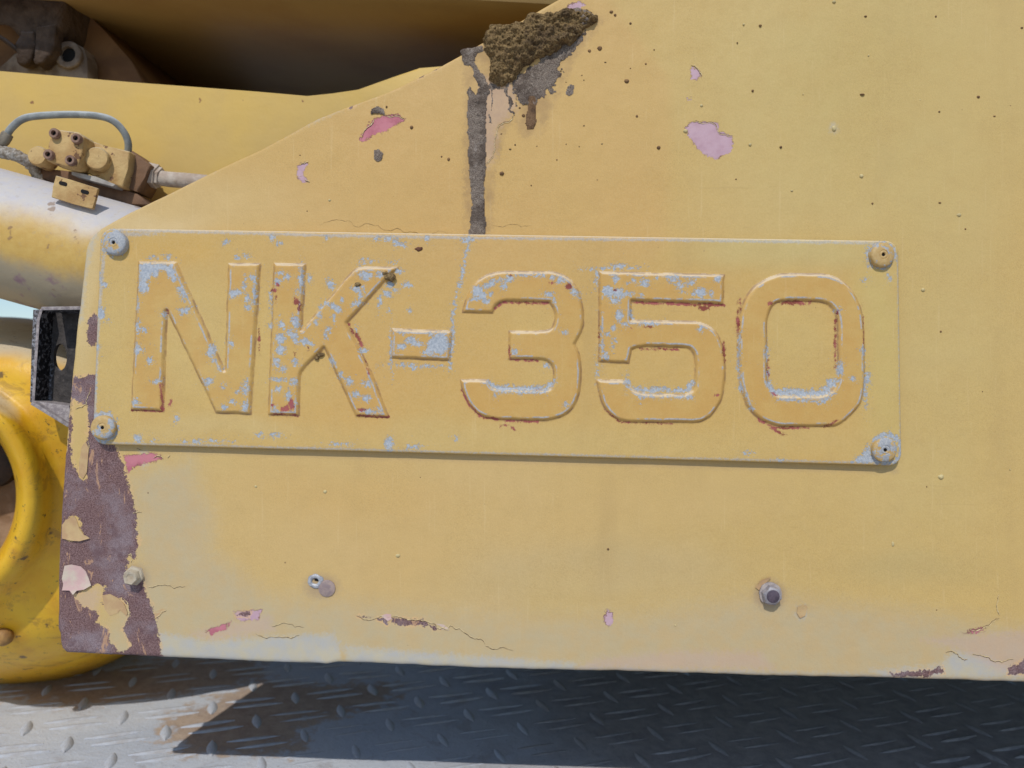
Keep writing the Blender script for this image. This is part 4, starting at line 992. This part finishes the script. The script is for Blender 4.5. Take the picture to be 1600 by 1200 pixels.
M_cl = simple('brown_dusty_casting', srgb(88, 74, 64), srgb(62, 50, 42), 50, .85, .003, 110, dust=srgb(110, 98, 92), dust_lo=.0, dust_hi=.6)
def lump(name, pts, y0, y1, bw):
    bm = bmesh.new(); pxprism(bm, pts, y0, y1); bevel(bm, bw, 3); bmesh.ops.triangulate(bm, faces=bm.faces[:]); bmesh.ops.subdivide_edges(bm, edges=bm.edges[:], cuts=2, use_grid_fill=True)
    for v_ in bm.verts: v_.co += Vector((.0022*mnoise.noise(v_.co*60), .003*mnoise.noise(v_.co*50+Vector((3, 3, 3))), .0022*mnoise.noise(v_.co*60+Vector((7, 1, 0)))))
    return from_bm(name, bm, M_cl, fork, smooth=True)
lump('root', [(-30, -80), (110, -80), (100, 0), (92, 46), (60, 58), (26, 56), (6, 30), (-30, 0)], .155, .22, .008)
lump('prong', [(56, 44), (86, 36), (84, 66), (78, 86), (66, 99), (54, 101), (50, 94), (60, 82)], .152, .168, .005)
lump('prong', [(28, 46), (54, 48), (56, 70), (48, 92), (38, 99), (24, 98), (24, 86), (30, 72)], .152, .168, .005)
bm = bmesh.new(); tube(bm, [P(-40, 40, .16), P(0, 58, .16), P(30, 80, .16)], .0022, 8); from_bm('rod', bm, M_cl, fork, smooth=True)

# hydraulic cylinder
def cyl_mat():
    t = NT('cylinder_paint'); u = t.up(); n = t.noise(26, 5, .6); n2 = t.noise(120, 5, .65)
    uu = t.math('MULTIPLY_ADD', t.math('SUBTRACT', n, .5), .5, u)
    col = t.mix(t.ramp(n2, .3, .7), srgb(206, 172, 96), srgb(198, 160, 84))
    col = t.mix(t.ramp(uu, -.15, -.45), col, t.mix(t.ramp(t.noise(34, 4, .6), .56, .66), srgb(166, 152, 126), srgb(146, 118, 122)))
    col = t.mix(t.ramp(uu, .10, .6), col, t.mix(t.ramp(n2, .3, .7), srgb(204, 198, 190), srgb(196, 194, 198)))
    col = t.mix(t.ramp(t.noise(160, 5, .7), .56, .7, 0, .3), col, srgb(168, 150, 122))
    col = t.mix(t.ramp(t.noise(60, 3), .66, .70, 0, .7), col, srgb(140, 110, 80))
    return t.done(col, .5, t.bump(n2, .0005), 0, .4)
hyd = thing('hydraulic_cylinder', P(60, 470, .065), 'fat dusty yellow hydraulic cylinder sloping down behind the sheet', 'hydraulic cylinder')
a = P(-420, 247, .068); b = P(520, 510, .068); ax = (b-a); Lc = ax.length
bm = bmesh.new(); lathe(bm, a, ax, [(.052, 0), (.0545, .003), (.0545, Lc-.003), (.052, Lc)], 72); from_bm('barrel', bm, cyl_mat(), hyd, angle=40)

# valve block
vb = thing('valve_block', P(150, 300, .05), 'ochre hydraulic valve block with four socket screws on its cover, above the cylinder', 'valve')
M_vb = simple('valve_paint', srgb(200, 170, 116), srgb(176, 140, 90), 50, .65, .0009, 260, spots=(srgb(120, 88, 62), 110, .62), dust=srgb(200, 182, 146), dust_lo=.2, dust_hi=.9)
M_vbd = simple('valve_brown', srgb(124, 94, 70), srgb(104, 78, 60), 60, .7, .0008, 200)
bm = bmesh.new(); pxprism(bm, [(118, 214), (132, 216), (166, 228), (203, 236), (200, 262), (192, 293), (168, 287), (120, 262)], .062, .105); bevel(bm, .002, 3); from_bm('body', bm, M_vb, vb, angle=40)
bm = bmesh.new(); pxprism(bm, [(82, 201), (122, 206), (131, 214), (128, 240), (121, 260), (112, 263), (72, 251), (76, 226)], .045, .068); bevel(bm, .0018, 3); cov = from_bm('cover', bm, M_vb, vb, angle=40)
bm = bmesh.new(); pxprism(bm, [(205, 234), (236, 258), (226, 278), (214, 300), (192, 292)], .072, .10); bevel(bm, .0015, 2); from_bm('side_block', bm, M_vbd, vb, angle=40)
bm = bmesh.new(); lathe(bm, P(157, 252, .062), (0.15, -1, 0), [(.0098, -.004), (.0098, .008), (.0088, .0095), (.004, .0098)], 32); from_bm('plug', bm, M_vb, vb, angle=40)
bm = bmesh.new(); lathe(bm, P(64, 246, .062), (0, -1, 0), [(.0085, -.012), (.0085, .004), (.0075, .006), (.003, .0065)], 28); from_bm('end_boss', bm, M_vb, vb, angle=40)
M_sc = simple('brown_screw', srgb(150, 122, 104), srgb(120, 92, 80), 200, .6)
for (px, py) in ((88, 210), (122, 218), (79, 243), (113, 252)):
    bm = bmesh.new(); lathe(bm, P(px, py, .045), (0, -1, 0), [(.0042, -.001), (.0042, .0036), (.0038, .0042), (.0022, .0042), (.0020, .001)], 20, cap1=False)
    s_ = from_bm('screw', bm, M_sc, vb, angle=40)
    bm = bmesh.new(); lathe(bm, P(px, py, .0445), (0, -1, 0), [(.0021, 0), (.0021, .0012)], 6); from_bm('socket', bm, M_hole, s_)
bm = bmesh.new(); pxprism(bm, [(60, 262), (122, 268), (176, 290), (214, 302), (235, 320), (180, 318), (100, 292), (62, 278)], .074, .10); bevel(bm, .0015, 2); from_bm('mounting_foot', bm, M_vbd, vb, angle=40)
bm = bmesh.new(); pxprism(bm, [(112, 268), (150, 276), (180, 288), (176, 291), (146, 283), (112, 273)], .058, .078); from_bm('ledge', bm, simple('dusty_ledge', srgb(176, 172, 166), srgb(150, 144, 138), 80), vb)
# slotted tab
tab = thing('slotted_tab', P(115, 318, .03), 'small ochre tab with two slots standing in front of the cylinder', 'bracket')
outer = [P(*p, .022) for p in [(87, 274), (108, 280), (130, 287), (153, 294), (149, 310), (145, 327), (112, 318), (80, 308), (83, 291)]]
bm = bmesh.new(); fb = [p+Vector((0, .003, 0)) for p in outer]; prism(bm, outer, fb); bevel(bm, .0005, 1); from_bm('tab_plate', bm, M_vb, tab, angle=40)
for (px, py) in ((99, 287), (133, 300)):
    bm = bmesh.new()
    cc = P(px, py, .0222); pr = []
    for k in range(20):
        a_ = 2*math.pi*k/20; ex_ = (.0018 if math.cos(a_) > 0 else -.0018); x_ = ex_+.0016*math.cos(a_); z_ = .0016*math.sin(a_)
        pr.append(cc+Vector((x_*.96+z_*.28, -.0006, z_*.96-x_*.28)))
    prism(bm, pr, [p+Vector((0, .0008, 0)) for p in pr]); from_bm('slot', bm, M_hole, tab)

M_hose = simple('grey_hose_rubber', srgb(150, 154, 152), srgb(128, 132, 132), 120, .6, .0004, 400, dust=srgb(186, 192, 192), dust_lo=.1, dust_hi=.8)
hose = thing('hose', P(100, 180, .06), 'thin grey hydraulic hose arching over the valve block', 'hose')
bm = bmesh.new(); tube(bm, [P(8, 216, .06), P(18, 200, .06), P(36, 186, .06), P(62, 181, .06), P(110, 179, .06), P(150, 181, .06), P(175, 188, .062), P(192, 204, .066), P(200, 222, .07), P(200, 240, .075)], .0030, 14); from_bm('rubber_line', bm, M_hose, hose, smooth=True)
bm = bmesh.new(); tube(bm, [P(-6, 236, .06), P(3, 224, .06), P(13, 209, .06)], .0046, 14, .08); from_bm('ferrule', bm, simple('dusty_ferrule', srgb(140, 132, 118), srgb(112, 104, 92), 200, .7), hose, smooth=True)
hose2 = thing('hose', P(40, 260, .06), 'frayed pale braided hose below the grey arching one, at the left border', 'hose')
bm = bmesh.new(); tube(bm, [P(-30, 232, .058), P(5, 238, .058), P(25, 243, .06), P(45, 254, .066), P(58, 272, .075), P(72, 300, .08)], lambda t: .0055-.001*t, 16, .14, 12); from_bm('braid', bm, simple('frayed_braid', srgb(190, 184, 176), srgb(140, 128, 112), 300, .9, .002, 500), hose2, smooth=True)
hose3 = thing('hose', P(280, 290, .09), 'pale hose with a hexagon fitting leaving the valve block to the right', 'hose')
M_ph = simple('pale_fitting', srgb(196, 184, 170), srgb(170, 152, 136), 100, .6, .0006, 300)
bm = bmesh.new(); tube(bm, [P(232, 274, .086), P(262, 280, .086), P(300, 283, .086), P(360, 290, .086), P(420, 300, .086)], .0068, 18); from_bm('rubber_line', bm, M_ph, hose3, smooth=True)
bm = bmesh.new(); lathe(bm, P(228, 272, .086), P(262, 280, .086)-P(228, 272, .086), [(.0085, 0), (.0108, .0005), (.0108, .011), (.0090, .0115), (.0090, .014)], 6); from_bm('hex_fitting', bm, M_ph, hose3)
bm = bmesh.new(); lathe(bm, P(222, 268, .086), P(262, 280, .086)-P(228, 272, .086), [(.0095, 0), (.0095, .004), (.007, .0045)], 24); from_bm('collar', bm, simple('pinkish_collar', srgb(178, 150, 132), srgb(150, 120, 104), 100), hose3, angle=40)

# big yellow drum at lower left
def drum_mat():
    t = NT('yellow_drum_paint'); u = t.up(); n = t.noise(22, 5, .6); n2 = t.noise(90, 5, .65)
    uu = t.math('MULTIPLY_ADD', t.math('SUBTRACT', n, .5), .45, u)
    col = t.mix(t.ramp(n, .35, .65), srgb(224, 168, 30), srgb(232, 184, 44))
    col = t.mix(t.ramp(t.noise(30, 5, .6), .5, .75, 0, .5), col, srgb(196, 134, 48))
    col = t.mix(t.ramp(uu, .42, .95), col, srgb(204, 190, 164))
    col = t.mix(t.ramp(t.noise(75, 4, .65), .61, .68, 0, .85), col, srgb(86, 66, 48))
    col = t.mix(t.ramp(t.noise(38, 6, .75, dist=.8), .54, .66, 0, .5), col, srgb(150, 110, 52))
    col = t.mix(t.ramp(t.noise(400, 3, .65), .66, .72, 0, .6), col, srgb(96, 76, 48))
    return t.done(col, .42, t.bump(n2, .0006), 0, .45)
drum = thing('drum', P(0, 1060, .2), 'bright yellow dished drum with a dark hub opening, at lower left behind the sheet', 'drum')
bm = bmesh.new()
E = [(0, 800, 300, 225, .50), (0, 785, 345, 290, .38), (0, 785, 345, 288, .26), (-2, 785, 338, 281, .215), (-6, 785, 322, 266, .16), (-12, 785, 296, 246, .118), (-30, 785, 255, 225, .098),
     (-60, 785, 210, 206, .092), (-84, 785, 186, 198, .092), (-98, 783, 180, 192, .086), (-105, 781, 176, 186, .072), (-112, 779, 170, 180, .062), (-122, 777, 168, 172, .058), (-132, 776, 168, 164, .061), (-139, 775, 169, 160, .070), (-142, 775, 168, 158, .10), (-142, 775, 166, 156, .19)]
n = 96; rings = []
for (cx, cy, a_, b_, yy) in E:
    rings.append([bm.verts.new(P(cx+a_*math.cos(2*math.pi*k/n), cy+b_*math.sin(2*math.pi*k/n), yy+.00019*b_*max(-.7, math.sin(2*math.pi*k/n)))) for k in range(n)])
for r0, r1 in zip(rings, rings[1:]):
    for k in range(n): bm.faces.new((r0[k], r0[(k+1) % n], r1[(k+1) % n], r1[k]))
bm.faces.new(rings[0])
from_bm('shell', bm, drum_mat(), drum, smooth=True)
bm = bmesh.new()
f = [P(-142+172*math.cos(2*math.pi*k/40), 775+162*math.sin(2*math.pi*k/40), .15) for k in range(40)]
prism(bm, f, [p+Vector((0, .01, 0)) for p in f]); from_bm('hub_disc', bm, simple('brown_dusty_hub', srgb(120, 92, 68), srgb(150, 124, 100), 50, .85, .001, 200), drum)
bm = bmesh.new(); lathe(bm, P(5, 995, .129), (0, -1, 0), [(.0085, -.003), (.0085, .002), (.0070, .005), (.004, .0068), (.0012, .0072)], 24); from_bm('bolt_cap', bm, simple('brownish_cap', srgb(176, 136, 80), srgb(140, 104, 66), 80, .6), drum, smooth=True)
bm = bmesh.new(); lathe(bm, P(-20, 715, .14), (0, -1, 0), [(.03, -.01), (.03, .0), (.022, .006), (.01, .008)], 24); from_bm('hub_boss', bm, simple('dark_hub_grease', srgb(62, 46, 36), srgb(40, 30, 26), 80, .6), drum, angle=40)

for o in bpy.data.objects:
    if '_w' in o: del o['_w']
